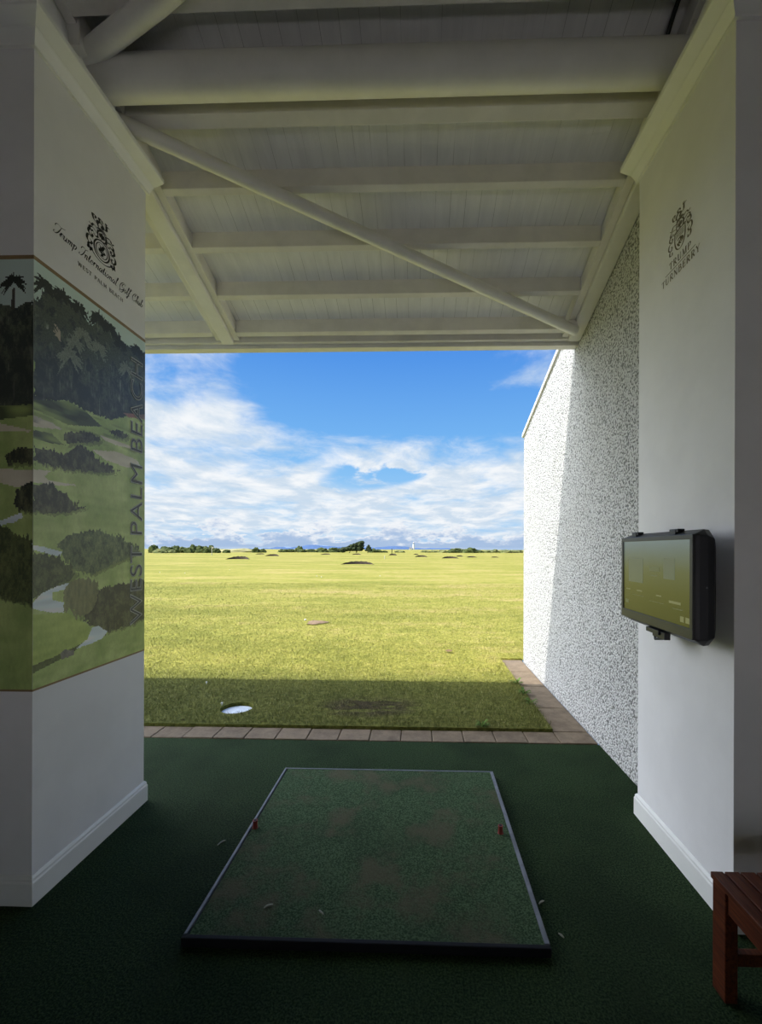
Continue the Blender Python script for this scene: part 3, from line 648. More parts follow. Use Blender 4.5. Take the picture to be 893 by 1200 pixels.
def paint(h, w, u0, u1, polys, seed, palms=(), asp=2.43, gain=1.45):
    V, U = np.meshgrid((np.arange(h)+.5)/h, u0+(u1-u0)*(np.arange(w)+.5)/w, indexing='ij')
    n1 = vnoise(h, w, 9, 7, seed); n2 = vnoise(h, w, 3, 2, seed+1); n3 = vnoise(h, w, 30, 20, seed+2); n4 = vnoise(h, w, 5, 24, seed+3); n0 = np.random.default_rng(seed+4).random((h, w))
    f = (.45*n1+.35*n2+.2*n0)
    mixc = lambda a, b, t: np.array(a)[None, None]*(1-t[..., None]) + np.array(b)[None, None]*t[..., None]
    img = mixc((.24,.32,.10), (.40,.47,.18), np.clip(.35+ .9*(n3-.35) + .5*(n4-.5), 0, 1))*(.78+.36*f)[..., None]
    sky = mixc((.40,.49,.44), (.46,.55,.51), n3)
    img[V > .85] = sky[V > .85]
    JU = U + (n1-.5)*.045 + (n2-.5)*.03; JV = V + (n2-.5)*.012 + (n1-.5)*.008
    order = ['trees','house','flowers','hillA','hillB','sandA','sandB','sandC','sandD','bushA','bushB','bushBB','bushC','waterA','bushE','waterB','grassH','bankH','bushG','waterC','bushF','bushD','rock','palmtrunk']
    for k in order:
        if k not in polys: continue
        rag = k.startswith('bush') or k in ('trees',)
        m = inside(polys[k], JU if rag else U+(n1-.5)*.012, JV if rag else V+(n2-.5)*.002)
        if k == 'trees':
            lo = np.clip((V-.70)/.25, 0, 1); streak = vnoise(h, w, 16, 2, seed+9)
            c = mixc((.022,.028,.026), (.115,.135,.085), np.clip((f-.42)*2.6*(.35+.65*lo), 0, 1))
            c = c + (np.clip(streak-.80, 0, 1)*np.clip(n1-.4, 0, 1)*2.2)[..., None]*np.array((.75,.72,.6))
        elif k == 'house': c = mixc((.30,.25,.18), (.36,.30,.22), n1)
        elif k == 'flowers': c = mixc((.10,.09,.05), (.40,.16,.14), f)
        elif k.startswith('sand'): c = mixc((.40,.36,.27), (.56,.52,.42), np.clip(n4*.7+.3*f, 0, 1))
        elif k.startswith('water'): c = mixc((.42,.48,.50), (.66,.72,.74), np.clip(n4, 0, 1))
        elif k.startswith('hill'): c = mixc((.05,.065,.03), (.24,.30,.10), np.clip((n4-.35)*1.8, 0, 1))
        elif k == 'bushF': c = mixc((.06,.065,.03), (.25,.25,.12), np.clip(vnoise(h, w, 9, 3, seed+5)*.45+.55*f, 0, 1))
        elif k == 'bushD': c = mixc((.03,.05,.025), (.17,.21,.09), np.clip((f-.3)*1.8, 0, 1))
        elif k == 'bushE': c = mixc((.035,.05,.02), (.15,.17,.06), np.clip((f-.35)*1.7, 0, 1))
        elif k.startswith('bush'): c = mixc((.022,.026,.018), (.12,.125,.065), np.clip((f-.38)*1.9, 0, 1))
        elif k == 'grassH': c = mixc((.20,.27,.06), (.40,.48,.14), np.clip(f*.6+.4*n4, 0, 1))
        elif k == 'bankH': c = mixc((.04,.05,.02), (.14,.17,.06), f)
        elif k == 'rock': c = mixc((.09,.09,.08), (.22,.21,.18), f)
        else: c = mixc((.02,.02,.018), (.06,.055,.045), f)
        img[m] = c[m]
        if k.startswith('bush'):                    # printed shadow under each clump of the photograph
            sh = inside([(a+.02, b-.006) for a, b in polys[k]], JU, JV) & ~m & (V > .02)
            img[sh] *= .55
    # long printed tree shadows over the upper slope
    if u0 >= 0:
        s = (V > .62) & (V < .70); img[s] *= np.clip(.45+1.2*vnoise(h, w, 4, 18, seed+11), .45, 1.)[s][:, None]
    g = np.random.default_rng(seed+21)
    for px, pv, L0, shade in palms:                 # printed palm crowns: drooping feathered fronds
        for a in np.linspace(-35, 215, 17):
            L = L0*g.uniform(.75, 1.1); aa = R(a + g.uniform(-8, 8)); dr = g.uniform(.35, .7)
            for tt in np.linspace(0, 1, 40):
                x = px + math.cos(aa)*L*tt; y = pv + (math.sin(aa)*L*tt - dr*L*tt*tt)/asp
                wv = L0*(.085*math.sin(PI*min(1, tt*1.05+.05))+.012)
                m = (np.abs(U-x) < wv*.55) & (np.abs(V-y) < wv*(.55+.5*n0)/asp)
                img[m] = np.array(shade)*(.7+.6*n0[m])[:, None]
    return np.clip(img*gain, .006, .9)
def mural_face(name, parent, h, w, origin, right, width, height, img):
    n = Vector(right).cross(Vector((0,0,1)))
    xs = np.linspace(0, width, w+1); zs_ = np.linspace(0, height, h+1)
    Z, X = np.meshgrid(zs_, xs, indexing='ij')
    co = np.array(origin)[None] + X.reshape(-1, 1)*np.array(right)[None] + Z.reshape(-1, 1)*np.array((0,0,1.))[None]
    i, j = np.meshgrid(np.arange(h), np.arange(w), indexing='ij'); a = (i*(w+1)+j).ravel()
    F = np.stack([a, a+1, a+w+2, a+w+1], 1)
    me = bpy.data.meshes.new(name); me.vertices.add(len(co)); me.vertices.foreach_set('co', co.ravel().astype(np.float32))
    me.loops.add(F.size); me.loops.foreach_set('vertex_index', F.ravel().astype(np.int32))
    me.polygons.add(len(F)); me.polygons.foreach_set('loop_start', (np.arange(len(F))*4).astype(np.int32)); me.polygons.foreach_set('loop_total', np.full(len(F), 4, np.int32))
    me.update(calc_edges=True)
    at = me.color_attributes.new('print', 'FLOAT_COLOR', 'CORNER')
    rgba = np.ones((len(F), 4, 4), np.float32); rgba[..., :3] = img.reshape(-1, 1, 3)
    at.data.foreach_set('color', rgba.ravel())
    me.materials.append(M['print']); o = bpy.data.objects.new(name, me); COL.objects.link(o)
    o.parent = parent; o.matrix_parent_inverse = parent.matrix_basis.inverted(); return o
def mat_print():
    m = bpy.data.materials.new('printed mural'); m.use_nodes = True; t = NT(m.node_tree); b = t.N['Principled BSDF']
    t.put(b.inputs['Base Color'], t.n('ShaderNodeAttribute', attribute_name='print').outputs['Color'])
    b.inputs['Roughness'].default_value = .38; b.inputs['Specular IOR Level'].default_value = .45; return m
M['print'] = mat_print()
DK, MD, LT = (.016,.02,.015), (.05,.06,.04), (.14,.155,.11)
IP = [(.07,.955,.10,DK),(.20,.958,.11,DK),(.33,.958,.10,DK),(.50,.968,.11,DK),(.60,.962,.10,DK),(.72,.938,.10,DK),(.90,.955,.10,DK),(.13,.925,.10,MD),(.27,.93,.11,MD),(.42,.92,.11,MD),(.58,.925,.12,MD),(.70,.905,.10,MD),(.84,.92,.11,MD),
      (.36,.895,.11,LT),(.22,.895,.10,MD),(.50,.885,.11,LT),(.64,.88,.11,MD),(.78,.875,.10,LT),(.92,.90,.10,MD),(.08,.88,.10,MD),(.30,.86,.10,LT),(.12,.835,.12,MD),(.42,.85,.10,MD),(.26,.82,.12,LT),(.55,.845,.09,MD)]
Z0, Z1 = .975, 2.935
mu = empty('printed_mural', (XL, YL0, Z0), 'printed golf course landscape wrapped round the left pillar', 'mural')
mural_face('print_panel', mu, 430, 190, (XL+.0008, YL0, Z0), (0,1,0), YL1-YL0, Z1-Z0, paint(430, 190, 0, 1, INNER, 31, IP))
mural_face('print_panel', mu, 300, 110, (XL-.5, YL0-.0008, Z0), (1,0,0), .5, Z1-Z0, paint(300, 110, -1, 0, NEAR, 77, [(-.188, .948, .155, DK)], 3.92))
for z0, z1 in ((Z1, Z1+.017), (Z0-.009, Z0)):
    b = MB(); b.box(XL, XL+.0025, YL0-.0025, YL1, z0, z1); b.box(XL-.5, XL, YL0-.0025, YL0, z0, z1); b.build('border_strip', M['gold'], mu)
def big_text(txt, m, name, off, grow):
    c = bpy.data.curves.new('lettering', 'FONT'); c.body = txt; c.size = 1; c.offset = 0; c.space_character = 1.06; c.space_word = .9
    if grow: c.fill_mode = 'NONE'; c.bevel_depth = grow; c.bevel_resolution = 1
    o = bpy.data.objects.new('lettering', c); COL.objects.link(o)
    dg = bpy.context.evaluated_depsgraph_get(); me = bpy.data.meshes.new_from_object(o.evaluated_get(dg)); bpy.data.objects.remove(o)
    v = np.array([p.co[:] for p in me.vertices]); lo, hi = v.min(0), v.max(0)
    g = grow
    L, H = 1.635, .112
    sx = L/(hi[0]-lo[0]-2*g); sy = H/(hi[1]-lo[1]-2*g)
    for p in me.vertices:
        a = (p.co.x-lo[0]-g)*sx; b = (p.co.y-lo[1]-g)*sy
        p.co = (XL+off+p.co.z*.012, 2.708-b, 1.150+a)
    me.materials.clear(); me.materials.append(m); me.update()
    flip = sum(p.normal.x for p in me.polygons) < 0
    zs_ = sorted({round(p.co.z, 4) for p in me.vertices}); gaps = sorted(((b_-a_, (a_+b_)/2) for a_, b_ in zip(zs_, zs_[1:])), reverse=True)[:2]
    cuts = sorted(g_[1] for g_ in gaps)
    for wi in range(3):
        bm = bmesh.new(); bm.from_mesh(me)
        bmesh.ops.delete(bm, geom=[v_ for v_ in bm.verts if sum(v_.co.z > c_ for c_ in cuts) != wi], context='VERTS')
        if flip: bmesh.ops.reverse_faces(bm, faces=bm.faces)
        mm = bpy.data.meshes.new(name); bm.to_mesh(mm); bm.free(); mm.materials.append(m)
        q = bpy.data.objects.new(name, mm); COL.objects.link(q); q.parent = mu; q.matrix_parent_inverse = mu.matrix_basis.inverted()
big_text('WEST PALM BEACH', M['inkedge'], 'lettering_outline', .0026, .016)
big_text('WEST PALM BEACH', M['inkgrey'], 'lettering', .0026, .0)

# ------------------------------------------------------------------ screen on the right pillar
def screen():
    A = Vector((1.168, 1.885, 0)); B = Vector((1.198, 2.60, 0))     # near and far end of the front
    d = (B-A); Lh = d.length; d.normalize(); back = Vector((d.y, -d.x, 0))   # towards the wall
    if back.x < 0: back = -back
    z0, z1 = 1.236, 1.688
    root = empty('display_screen', (A+B)*.5 + Vector((0,0,z0)), 'black boxed display screen mounted on the right pillar', 'screen')
    P = lambda s, k, z: A + d*s + back*k + Vector((0,0,z))
    def slab(b, s0, s1, k0, k1, za, zb):
        vs = [P(s,k,z) for z in (za,zb) for s, k in ((s0,k0),(s1,k0),(s1,k1),(s0,k1))]
        b.add(vs, [(0,3,2,1),(4,5,6,7),(0,1,5,4),(1,2,6,5),(2,3,7,6),(3,0,4,7)])
    # casing: front rim, deep body with chamfered back edges
    b = MB(); c = .035
    def ring(s0, s1, za, zb, k, ch): return [P(s0+ch,k,za), P(s1-ch,k,za), P(s1,k,za+ch), P(s1,k,zb-ch), P(s1-ch,k,zb), P(s0+ch,k,zb), P(s0,k,zb-ch), P(s0,k,za+ch)]
    rs = [ring(.001, Lh-.001, z0, z1, .004, .004), ring(-.004, Lh+.004, z0-.012, z1+.008, .022, .012), ring(-.006, Lh+.006, z0-.03, z1+.022, .055, .03), ring(.0, Lh, z0-.03, z1+.02, .085, .04), ring(.03, Lh-.03, z0+.01, z1-.02, .108, .04)]
    vs = [q for r_ in rs for q in r_]; fs = []
    for i in range(4):
        for k in range(8): fs.append((i*8+k, i*8+(k+1) % 8, (i+1)*8+(k+1) % 8, (i+1)*8+k))
    fs += [tuple(range(8)), tuple(range(32, 40))]
    b.add(vs, fs); b.build('casing', M['black'], root, bevel=.004)
    f = MB(); w = .022; wb = .045
    slab(f, 0, Lh, -.006, .006, z1-w, z1); slab(f, 0, Lh, -.006, .006, z0, z0+wb); slab(f, 0, w, -.006, .006, z0+wb, z1-w); slab(f, Lh-w, Lh, -.006, .006, z0+wb, z1-w)
    f.build('bezel', M['bezel'], root, bevel=.002)
    g = MB(); slab(g, w, Lh-w, -.0005, .0035, z0+wb, z1-w); pane = g.build('screen_panel', M['screen'], root)
    # faint interface marks on the picture
    for (s0, s1, a, c_, mt) in [(.12,.22,.52,.78,'ui_haze'), (.43,.60,.42,.76,'ui_haze'), (.07,.17,.235,.265,'ui_text'), (.24,.29,.285,.30,'ui_text'), (.44,.50,.30,.315,'ui_text'), (.58,.63,.30,.312,'ui_text'),
                               (.045,.075,.045,.11,'ui_text'), (.0,.032,.045,.11,'ui_text'), (.055,.14,.175,.185,'ui_dim'), (.22,.36,.20,.206,'ui_dim'), (.42,.55,.235,.241,'ui_dim'), (.26,.36,.60,.66,'ui_dim'), (.28,.34,.535,.55,'ui_dim'), (.60,.64,.10,.15,'ui_dim')]:
        u = MB(); hh = (z1-w)-(z0+wb)
        slab(u, w+.006+s0, w+.006+s1, -.0012, -.0006, z0+wb+hh*a, z0+wb+hh*c_); u.build('screen_mark', M[mt], pane)
    for s in (.16, .56):
        t = MB(); slab(t, s, s+.075, .018, .05, z1+.012, z1+.030); slab(t, s+.015, s+.06, .014, .03, z1-.0, z1+.026); t.build('top_latch', M['black'], root, bevel=.003)
    k = MB(); slab(k, .30, .42, .03, .06, z0-.062, z0-.026); slab(k, .34, .47, .02, .05, z0-.045, z0-.022); k.tube([P(.33,.045,z0-.06), P(.40,.035,z0-.075), P(.44,.05,z0-.05)], .007, 8)
    k.build('cable_clamp', M['black'], root, bevel=.003)
    m = MB(); m.box(XR-.045, XR-.001, 2.16, 2.32, 1.36, 1.56); m.box(1.275, XR-.044, 2.20, 2.28, 1.42, 1.50); m.build('wall_bracket', M['black'], root, bevel=.004)
    sw = MB(); sw.tube([P(-.001, .05, 1.46), P(-.006, .05, 1.46)], .004, 8); sw.build('side_screw', M['metal'], root)
def mat_screen():
    m = bpy.data.materials.new('lit display picture'); m.use_nodes = True; t = NT(m.node_tree); b = t.N['Principled BSDF']
    s = t.n('ShaderNodeSeparateXYZ'); t.put(s.inputs[0], t.pos())
    f = t.math('DIVIDE', t.math('SUBTRACT', s.outputs[2], 1.28), .39)
    f = t.math('ADD', f, t.math('MULTIPLY', t.math('SUBTRACT', t.noise(t.pos(), 9, 4), .5), .08))
    c = t.ramp(f, [(0., lin((62,63,20))), (.35, lin((78,80,34))), (.62, lin((92,97,60))), (.82, lin((104,114,98))), (1., lin((118,132,128)))])
    b.inputs['Base Color'].default_value = (.01,.01,.01,1); b.inputs['Roughness'].default_value = .25
    t.put(b.inputs['Emission Color'], c); b.inputs['Emission Strength'].default_value = .68; return m
M['screen'] = mat_screen()
M['ui_dim'] = mat('dim display mark', (.01,.01,.01), .3, emit=(*lin((92,98,66)), 1), estr=.72)
M['ui_haze'] = mat('faint display mark', (.01,.01,.01), .3, emit=(*lin((100,108,86)), 1), estr=.64)
M['ui_text'] = mat('pale display mark', (.01,.01,.01), .3, emit=(*lin((118,120,82)), 1), estr=.75)
screen()

# ------------------------------------------------------------------ bench at lower right
def bench():
    x0, y1, zt = 1.092, 1.66, .42
    root = empty('slatted_bench', (1.35, 1.05, 0), 'dark red wooden slatted bench in front of the right pillar', 'bench')
    y0 = .35
    x = x0
    for w in (.045, .052, .052, .052, .052, .052, .052, .045):
        MB().box(x, x+w, y0, y1, zt-.022, zt).build('slat', M['wood'], root, bevel=.003); x += w + .0065
    xe = x - .0065
    for lx in (x0+.004, xe-.049):
        for ly in (y0+.02, y1-.075):
            MB().box(lx, lx+.045, ly, ly+.068, 0, zt-.0225).build('leg', M['wood'], root, bevel=.003)
    for lx in (x0+.012, xe-.04):
        MB().box(lx, lx+.026, y0+.089, y1-.076, zt-.098, zt-.0225).build('apron', M['wood'], root, bevel=.002)
    for ly in (y0+.04, y1-.055):
        MB().box(x0+.050, xe-.050, ly, ly+.026, zt-.098, zt-.0225).build('end_rail', M['wood'], root, bevel=.002)
        MB().box(x0+.050, xe-.050, ly, ly+.026, .115, .160).build('stretcher', M['wood'], root, bevel=.002)
bench()

# ------------------------------------------------------------------ hitting mat
def hitting_mat():
    xa, xb, ya, yb, h = -.962, .530, 1.738, 3.120, .036
    root = empty('hitting_mat', ((xa+xb)/2, (ya+yb)/2, 0), 'square raised green mat with black rubber edging on the turf', 'mat')
    MB().box(xa+.02, xb-.02, ya+.02, yb-.02, .001, h-.006).build('base', M['rubber'], root)
    MB().box(xa+.022, xb-.022, ya+.022, yb-.014, h-.006, h).build('turf_top', M['mat'], root)
    MB().box(xa, xb, ya, ya+.021, .001, h+.003).build('front_edge', M['rubber'], root, bevel=.004)
    MB().box(xa, xb, yb-.012, yb, .001, h+.002).build('back_edge', M['alu'], root, bevel=.002)
    MB().box(xa, xa+.014, ya+.022, yb-.013, .001, h+.003).build('side_edge', M['alu'], root, bevel=.003)
    MB().box(xb-.021, xb, ya+.022, yb-.013, .001, h+.003).build('side_edge', M['alu'], root, bevel=.003)
    for px, lab in ((-.925, 'left'), (.459, 'right')):
        t = empty('rubber_tee', (px, 2.445, h), 'short red rubber tee beside the %s edging of the mat' % lab, 'tee', 'rubber tees on the mat')
        MB().lathe([(.0165, 0), (.0135, .004), (.0125, .030), (.0145, .041), (.0135, .043)], (px, 2.445, h), 20).build('tube', M['tee'], t, smooth=True)
        MB().lathe([(.0085, 0), (.0085, .001)], (px, 2.445, h+.043), 16).build('bore', M['hole'], t)
hitting_mat()
# scraps lying about
LAWNZ = .03
for i, (x, y, z, a, L, lab) in enumerate([(.565, 2.01, 0, 35, .035, 'pale scrap on the turf right of the mat'), (.60, 1.84, 0, -50, .026, 'pale scrap near the front right mat corner'),
        (-.66, 1.905, .036, 30, .04, 'pale clipping near the front left of the mat'), (-.42, 1.88, .036, -40, .03, 'pale clipping at the front of the mat, nearer its middle'), (-1.08, 2.36, 0, 60, .05, 'pale scrap between the left pillar and the mat')]):
    b = MB(); c, s = math.cos(R(a))*L/2, math.sin(R(a))*L/2; pts = [(x-c, y-s, z+.005), (x-c*.3, y-s*.1, z+.007), (x+c*.4, y+s*.5, z+.006), (x+c, y+s, z+.004)]
    b.tube(pts, [.0025, .0042, .004, .002], 6); tag(b.build('grass_clipping', M['straw'], smooth=True), lab, 'clipping')

# ------------------------------------------------------------------ paving edge
def paving():
    b = MB(); tints = []
    def slab(x0, x1, y0, y1):
        dz = random.uniform(-.003, .003); n = len(b.f); b.box(x0, x1, y0, y1, -.06, .006+dz); tints.append((n, len(b.f), random.random()))
    x = 1.185
    while x > -6.5:
        w = .268; slab(x-w+.006, x, 3.665, 3.888); x -= w
    slab(1.191, 1.494, 3.665, 3.888)
    y = 3.894
    for w in (.58, .70, .62, .60): slab(1.192, 1.494, y, y+w-.008); y += w
    o = b.build('paving_edge', M['paver'], bevel=.006)
    at = o.data.attributes.new('tint', 'FLOAT', 'FACE'); v = np.zeros(len(o.data.polygons), np.float32)
    for a, c, t in tints: v[a:c] = t
    at.data.foreach_set('value', v)
    struct(o, 'strip of brown concrete pavers between turf and lawn', 'paving'); return y
YP = paving()
struct(MB().box(-7, 1.499, 3.656, YP, -.12, -.061).build('paving_bed', M['soil']))

# ------------------------------------------------------------------ lawn with a hole for the sunken cover
CXH, CYH, RH = -1.815, 4.30, .158
def lawn():
    b = MB(); X0, X1, Y0 = -700, 700, 3.893
    def rect(x0, x1, y0, y1): b.add([(x0,y0,LAWNZ),(x1,y0,LAWNZ),(x1,y1,LAWNZ),(x0,y1,LAWNZ)], [(0,1,2,3)])
    hx0, hx1, hy0, hy1 = -2.2, -1.4, 3.96, 4.64
    rect(X0, hx0, Y0, YP); rect(hx0, hx1, Y0, hy0); rect(hx0, hx1, hy1, YP); rect(hx1, 1.188, Y0, YP); rect(X0, 1.188, YP, 40); rect(1.497, X1, 6.2, YP); rect(1.188, X1, YP, 40)
    rect(X0, X1, 40, 1400)
    n = 48; ring = []; out = []
    for k in range(n):
        a = 2*PI*k/n; c, s = math.cos(a), math.sin(a); ring.append((CXH+RH*c, CYH+RH*s))
        m = min((hx1-CXH)/c if c > 1e-6 else 1e9, (hx0-CXH)/c if c < -1e-6 else 1e9, (hy1-CYH)/s if s > 1e-6 else 1e9, (hy0-CYH)/s if s < -1e-6 else 1e9)
        out.append((CXH+m*c, CYH+m*s))
    vs = [(x,y,LAWNZ) for x,y in ring] + [(x,y,LAWNZ) for x,y in out] + [(x,y,-.03) for x,y in ring]
    fs = []
    for k in range(n):
        j = (k+1) % n; fs += [(k, n+k, n+j, j), (k, j, 2*n+j, 2*n+k)]
    b.add(vs, fs)
    b.add([(X0,Y0,LAWNZ),(1.188,Y0,LAWNZ),(1.188,Y0,-.06),(X0,Y0,-.06)], [(3,2,1,0)])
    b.add([(1.188,Y0,LAWNZ),(1.188,YP,LAWNZ),(1.188,YP,-.06),(1.188,Y0,-.06)], [(3,2,1,0)])
    b.add([(1.188,YP,LAWNZ),(1.51,YP,LAWNZ),(1.51,YP,-.1),(1.188,YP,-.1)], [(3,2,1,0)])
    o = b.build('lawn', M['lawn'], fix=False); return struct(o, 'wide sunlit lawn stretching to the horizon', 'lawn')
lawn()
cv = empty('sunken_cover', (CXH, CYH, -.012), 'round pale cover sunk in the shaded lawn', 'cover')
MB().lathe([(.150, 0), (.152, .004), (.150, .010), (.13, .012), (.128, .010), (.02, .011), (.018, .014), (.002, .014)], (CXH, CYH, -.016), 40).build('disc', M['plate'], cv, smooth=True)
MB().lathe([(.157, 0), (.157, .012), (.1525, .012), (.1525, .001), (.10, .0)], (CXH, CYH, -.028), 40).build('rim', M['bezel'], cv)
def grass():
    bands = [(3.90, 5.3, 5200, .030, .0045), (5.3, 7.5, 2600, .030, .0060), (7.5, 12, 1000, .030, .009), (12, 20, 260, .030, .015)]
    co = []; tint = []
    for y0, y1, dens, hgt, wid in bands:
        xa = -1.0*y1 - .5; xb = .30*y1 + .6
        n = int(dens*(y1-y0)*(xb-xa)); x = rng.uniform(xa, xb, n); y = rng.uniform(y0, y1, n)
        keep = ((x < 1.19 + rng.normal(0, .012, n)) | (y > YP + .01)) & ((x-CXH)**2+(y-CYH)**2 > (RH+.004)**2) & ((x < 1.5) | (y > 6.35)) & (x > -1.0*y - .5) & (x < .30*y+.6)
        # thin where the turf is worn
        worn = np.exp(-(((x+.35)/.6)**2+((y-4.38)/.25)**2)); keep &= rng.random(n) > worn*.7
        x, y = x[keep], y[keep]; n = len(x)
        a = rng.uniform(0, 2*PI, n); ln = rng.normal(0, .45, (n, 2)); h = hgt*rng.uniform(.5, 1.2, n); w = wid*rng.uniform(.6, 1.2, n)
        edge = (x > 1.02) & (y < YP) ; h = np.where(edge, h*1.5, h)
        dx, dy = np.cos(a)*w/2, np.sin(a)*w/2; z = np.full(n, LAWNZ-.002)
        v = np.stack([np.stack([x-dx, y-dy, z], 1), np.stack([x+dx, y+dy, z], 1), np.stack([x+ln[:,0]*h, y+ln[:,1]*h, z+h], 1)], 1)
        co.append(v.reshape(-1, 3)); tint.append(np.repeat(rng.random(n), 3))
    co = np.concatenate(co); tint = np.concatenate(tint).astype(np.float32); nf = len(co)//3
    me = bpy.data.meshes.new('lawn_grass'); me.vertices.add(len(co)); me.vertices.foreach_set('co', co.ravel().astype(np.float32))
    me.loops.add(nf*3); me.loops.foreach_set('vertex_index', np.arange(nf*3, dtype=np.int32))
    me.polygons.add(nf); me.polygons.foreach_set('loop_start', (np.arange(nf)*3).astype(np.int32)); me.polygons.foreach_set('loop_total', np.full(nf, 3, np.int32))
    me.update(calc_edges=True); at = me.attributes.new('tint', 'FLOAT', 'POINT'); at.data.foreach_set('value', tint)
    me.materials.append(M['blades']); o = bpy.data.objects.new('lawn_grass', me); COL.objects.link(o)
    tag(o, 'short mown grass blades of the near lawn', 'grass', kind='stuff'); print('blades', nf)
grass()
# weeds at the edges
def weed(x, y, z, r, n, lab):
    b = MB()
    for k in range(n):
        a = 2*PI*k/n + random.uniform(-.3, .3); L = r*random.uniform(.7, 1.2); hgt = r*random.uniform(.3, .9); w = L*.16
        d = Vector((math.cos(a), math.sin(a), 0)); s = Vector((-d.y, d.x, 0)); o = Vector((x, y, z))
        p = [o, o+d*L*.35+s*w+Vector((0,0,hgt*.7)), o+d*L*.35-s*w+Vector((0,0,hgt*.7)), o+d*L*.75+s*w*.8+Vector((0,0,hgt)), o+d*L*.75-s*w*.8+Vector((0,0,hgt)), o+d*L*1.05+Vector((0,0,hgt*.75))]
        b.add(p, [(0,1,2),(1,3,4,2),(3,5,4)])
    return tag(b.build('weed_tuft', M['weed'], fix=False), lab, 'weed')
weed(.575, 3.93, .02, .07, 15, 'low leafy weed at the lawn edge beside the pavers, near the middle')
weed(1.17, 5.22, .01, .085, 12, 'low weed where the lawn meets the sunlit wall pavers')
weed(1.165, 4.85, .01, .08, 12, 'low shaded weed beside the wall pavers, just inside the shadow')
weed(1.16, 4.55, .01, .07, 10, 'low shaded weed beside the wall pavers, nearest the turf')
lf = MB(); lf.add([(.40,6.70,.066),(.46,6.74,.075),(.52,6.70,.068),(.50,6.66,.062),(.44,6.65,.058)], [(0,1,2,3,4)]); lf.extr([(.38,6.695,.06),(.40,6.70,.066),(.40,6.70,.062)], (0,.004,0))
tag(lf.build('fallen_leaf', M['leaf'], fix=False), 'dry brown leaf lying on the sunlit lawn near the wall', 'leaf')
# range balls far out, and one by the cover
def gp(px, py, z=LAWNZ):                            # photograph measurement turned once into ground position
    Y = 510*(EYE-z)/(py-643.4); return (px-490.5)*Y/510, Y
balls = [(266,668.5),(212,672.6),(181.5,672),(370,675.4),(375.4,676.3),(356.4,726.7),(444.7,674.7)]
bm0 = bmesh.new(); bmesh.ops.create_uvsphere(bm0, u_segments=16, v_segments=10, radius=.0214); bme = bpy.data.meshes.new('golf_ball'); bm0.to_mesh(bme); bm0.free(); bme.materials.append(M['ball'])
for p in bme.polygons: p.use_smooth = True
for i, (px, py) in enumerate(balls):
    x, y = gp(px, py, LAWNZ+.03); o = bpy.data.objects.new('golf_ball', bme); COL.objects.link(o); o.location = (x, y, LAWNZ+.021)
    lab = 'white golf ball lying out on the sunlit lawn, a mere speck'
    if i == 5: lab = 'white golf ball just behind the bare brown patch'
    tag(o, lab, 'ball', 'range balls on the lawn')
for px, py, lab in ((257, 830, 'tiny white peg stub in the shade left of the sunken cover'), (238.5, 805, 'tiny white peg stub at the edge of the building shadow')):
    x, y = gp(px, py); tag(MB().lathe([(.003, 0), (.005, .02), (.010, .030), (.010, .036), (.004, .037)], (x, y, LAWNZ-.004), 12).build('tee_peg', M['ball'], smooth=True), lab, 'tee')
# bare patch of soil
x, y = gp(370, 731); b = MB(); n = 22; vs = [(x, y, LAWNZ+.036)]
for r_, z in ((.55, .036), (1., .018)):
    for k in range(n):
        a = 2*PI*k/n; q = r_*(1+.18*math.sin(3*a+1)+.1*math.sin(7*a)); vs.append((x+.21*q*math.cos(a), y+.24*q*math.sin(a), LAWNZ+z))
fs = [(0, 1+k, 1+(k+1) % n) for k in range(n)] + [(1+k, 1+n+k, 1+n+(k+1) % n, 1+(k+1) % n) for k in range(n)]
b.add(vs, fs); tag(b.build('soil_patch', M['soil'], smooth=True), 'small bare brown soil patch in the middle of the lawn', 'soil')

# ------------------------------------------------------------------ bunkers
BK = [(275,656.2,28,4.0,'broad dark bunker out on the left of the range'),(316.5,652.2,17,2.6,'smaller dark bunker right of the broad left one'),(302,650.2,11,1.4,'thin far bunker sliver behind the two left ones'),
      (418,661.8,40,4.0,'widest and nearest dark bunker, straight out below the tree clump'),(380,650.2,12,1.5,'thin far bunker below the low scrub left of the tree clump'),(417,650.2,11,1.6,'thin far bunker just below the tree clump'),
      (459.6,650.8,10,2.2,'small far bunker left of the lighthouse'),(493,652.6,15,2.3,'dark bunker just right of and below the lighthouse'),(487,650,6,1.3,'tiny bunker sliver directly below the lighthouse'),
      (527,654.2,20,2.7,'longer dark bunker below the scrub on the right'),(538,652,8,1.7,'small bunker behind the longer right one'),(552,653,12,1.7,'faint bunker nearest the right scrub'),(579,653,9,1.3,'faint rightmost bunker near the wall')]
for px, py, w, h, lab in BK:
    x, y = gp(px, py); k = y/510; W = w*k; Hh = h*k*.85
    root = empty('bunker', (x, y, LAWNZ), lab, 'bunker', 'bunkers on the range')
    n = 18; f = MB(); g = MB(); vs = []; vg = []
    for i in range(n+1):
        t = -1 + 2*i/n; hh = Hh*max(.04, (1-abs(t)**3))*(1+.12*math.sin(i*2.3+px)); bx = x+t*W/2; by = y + W*.35*(1-t*t)
        vs += [(bx, by, LAWNZ-.01), (bx, by+hh*.35, LAWNZ+hh)]; vg += [(bx, by+hh*.36, LAWNZ+hh+.006), (bx*1.0, by+hh*.36+W*.6*max(.05, 1-t*t), LAWNZ-.02)]
    fs = [(2*i, 2*i+2, 2*i+3, 2*i+1) for i in range(n)]
    f.add(vs, fs).build('sod_face', M['sod'], root, fix=False); g.add(vg, fs).build('grass_bank', M['lawn'], root, fix=False)

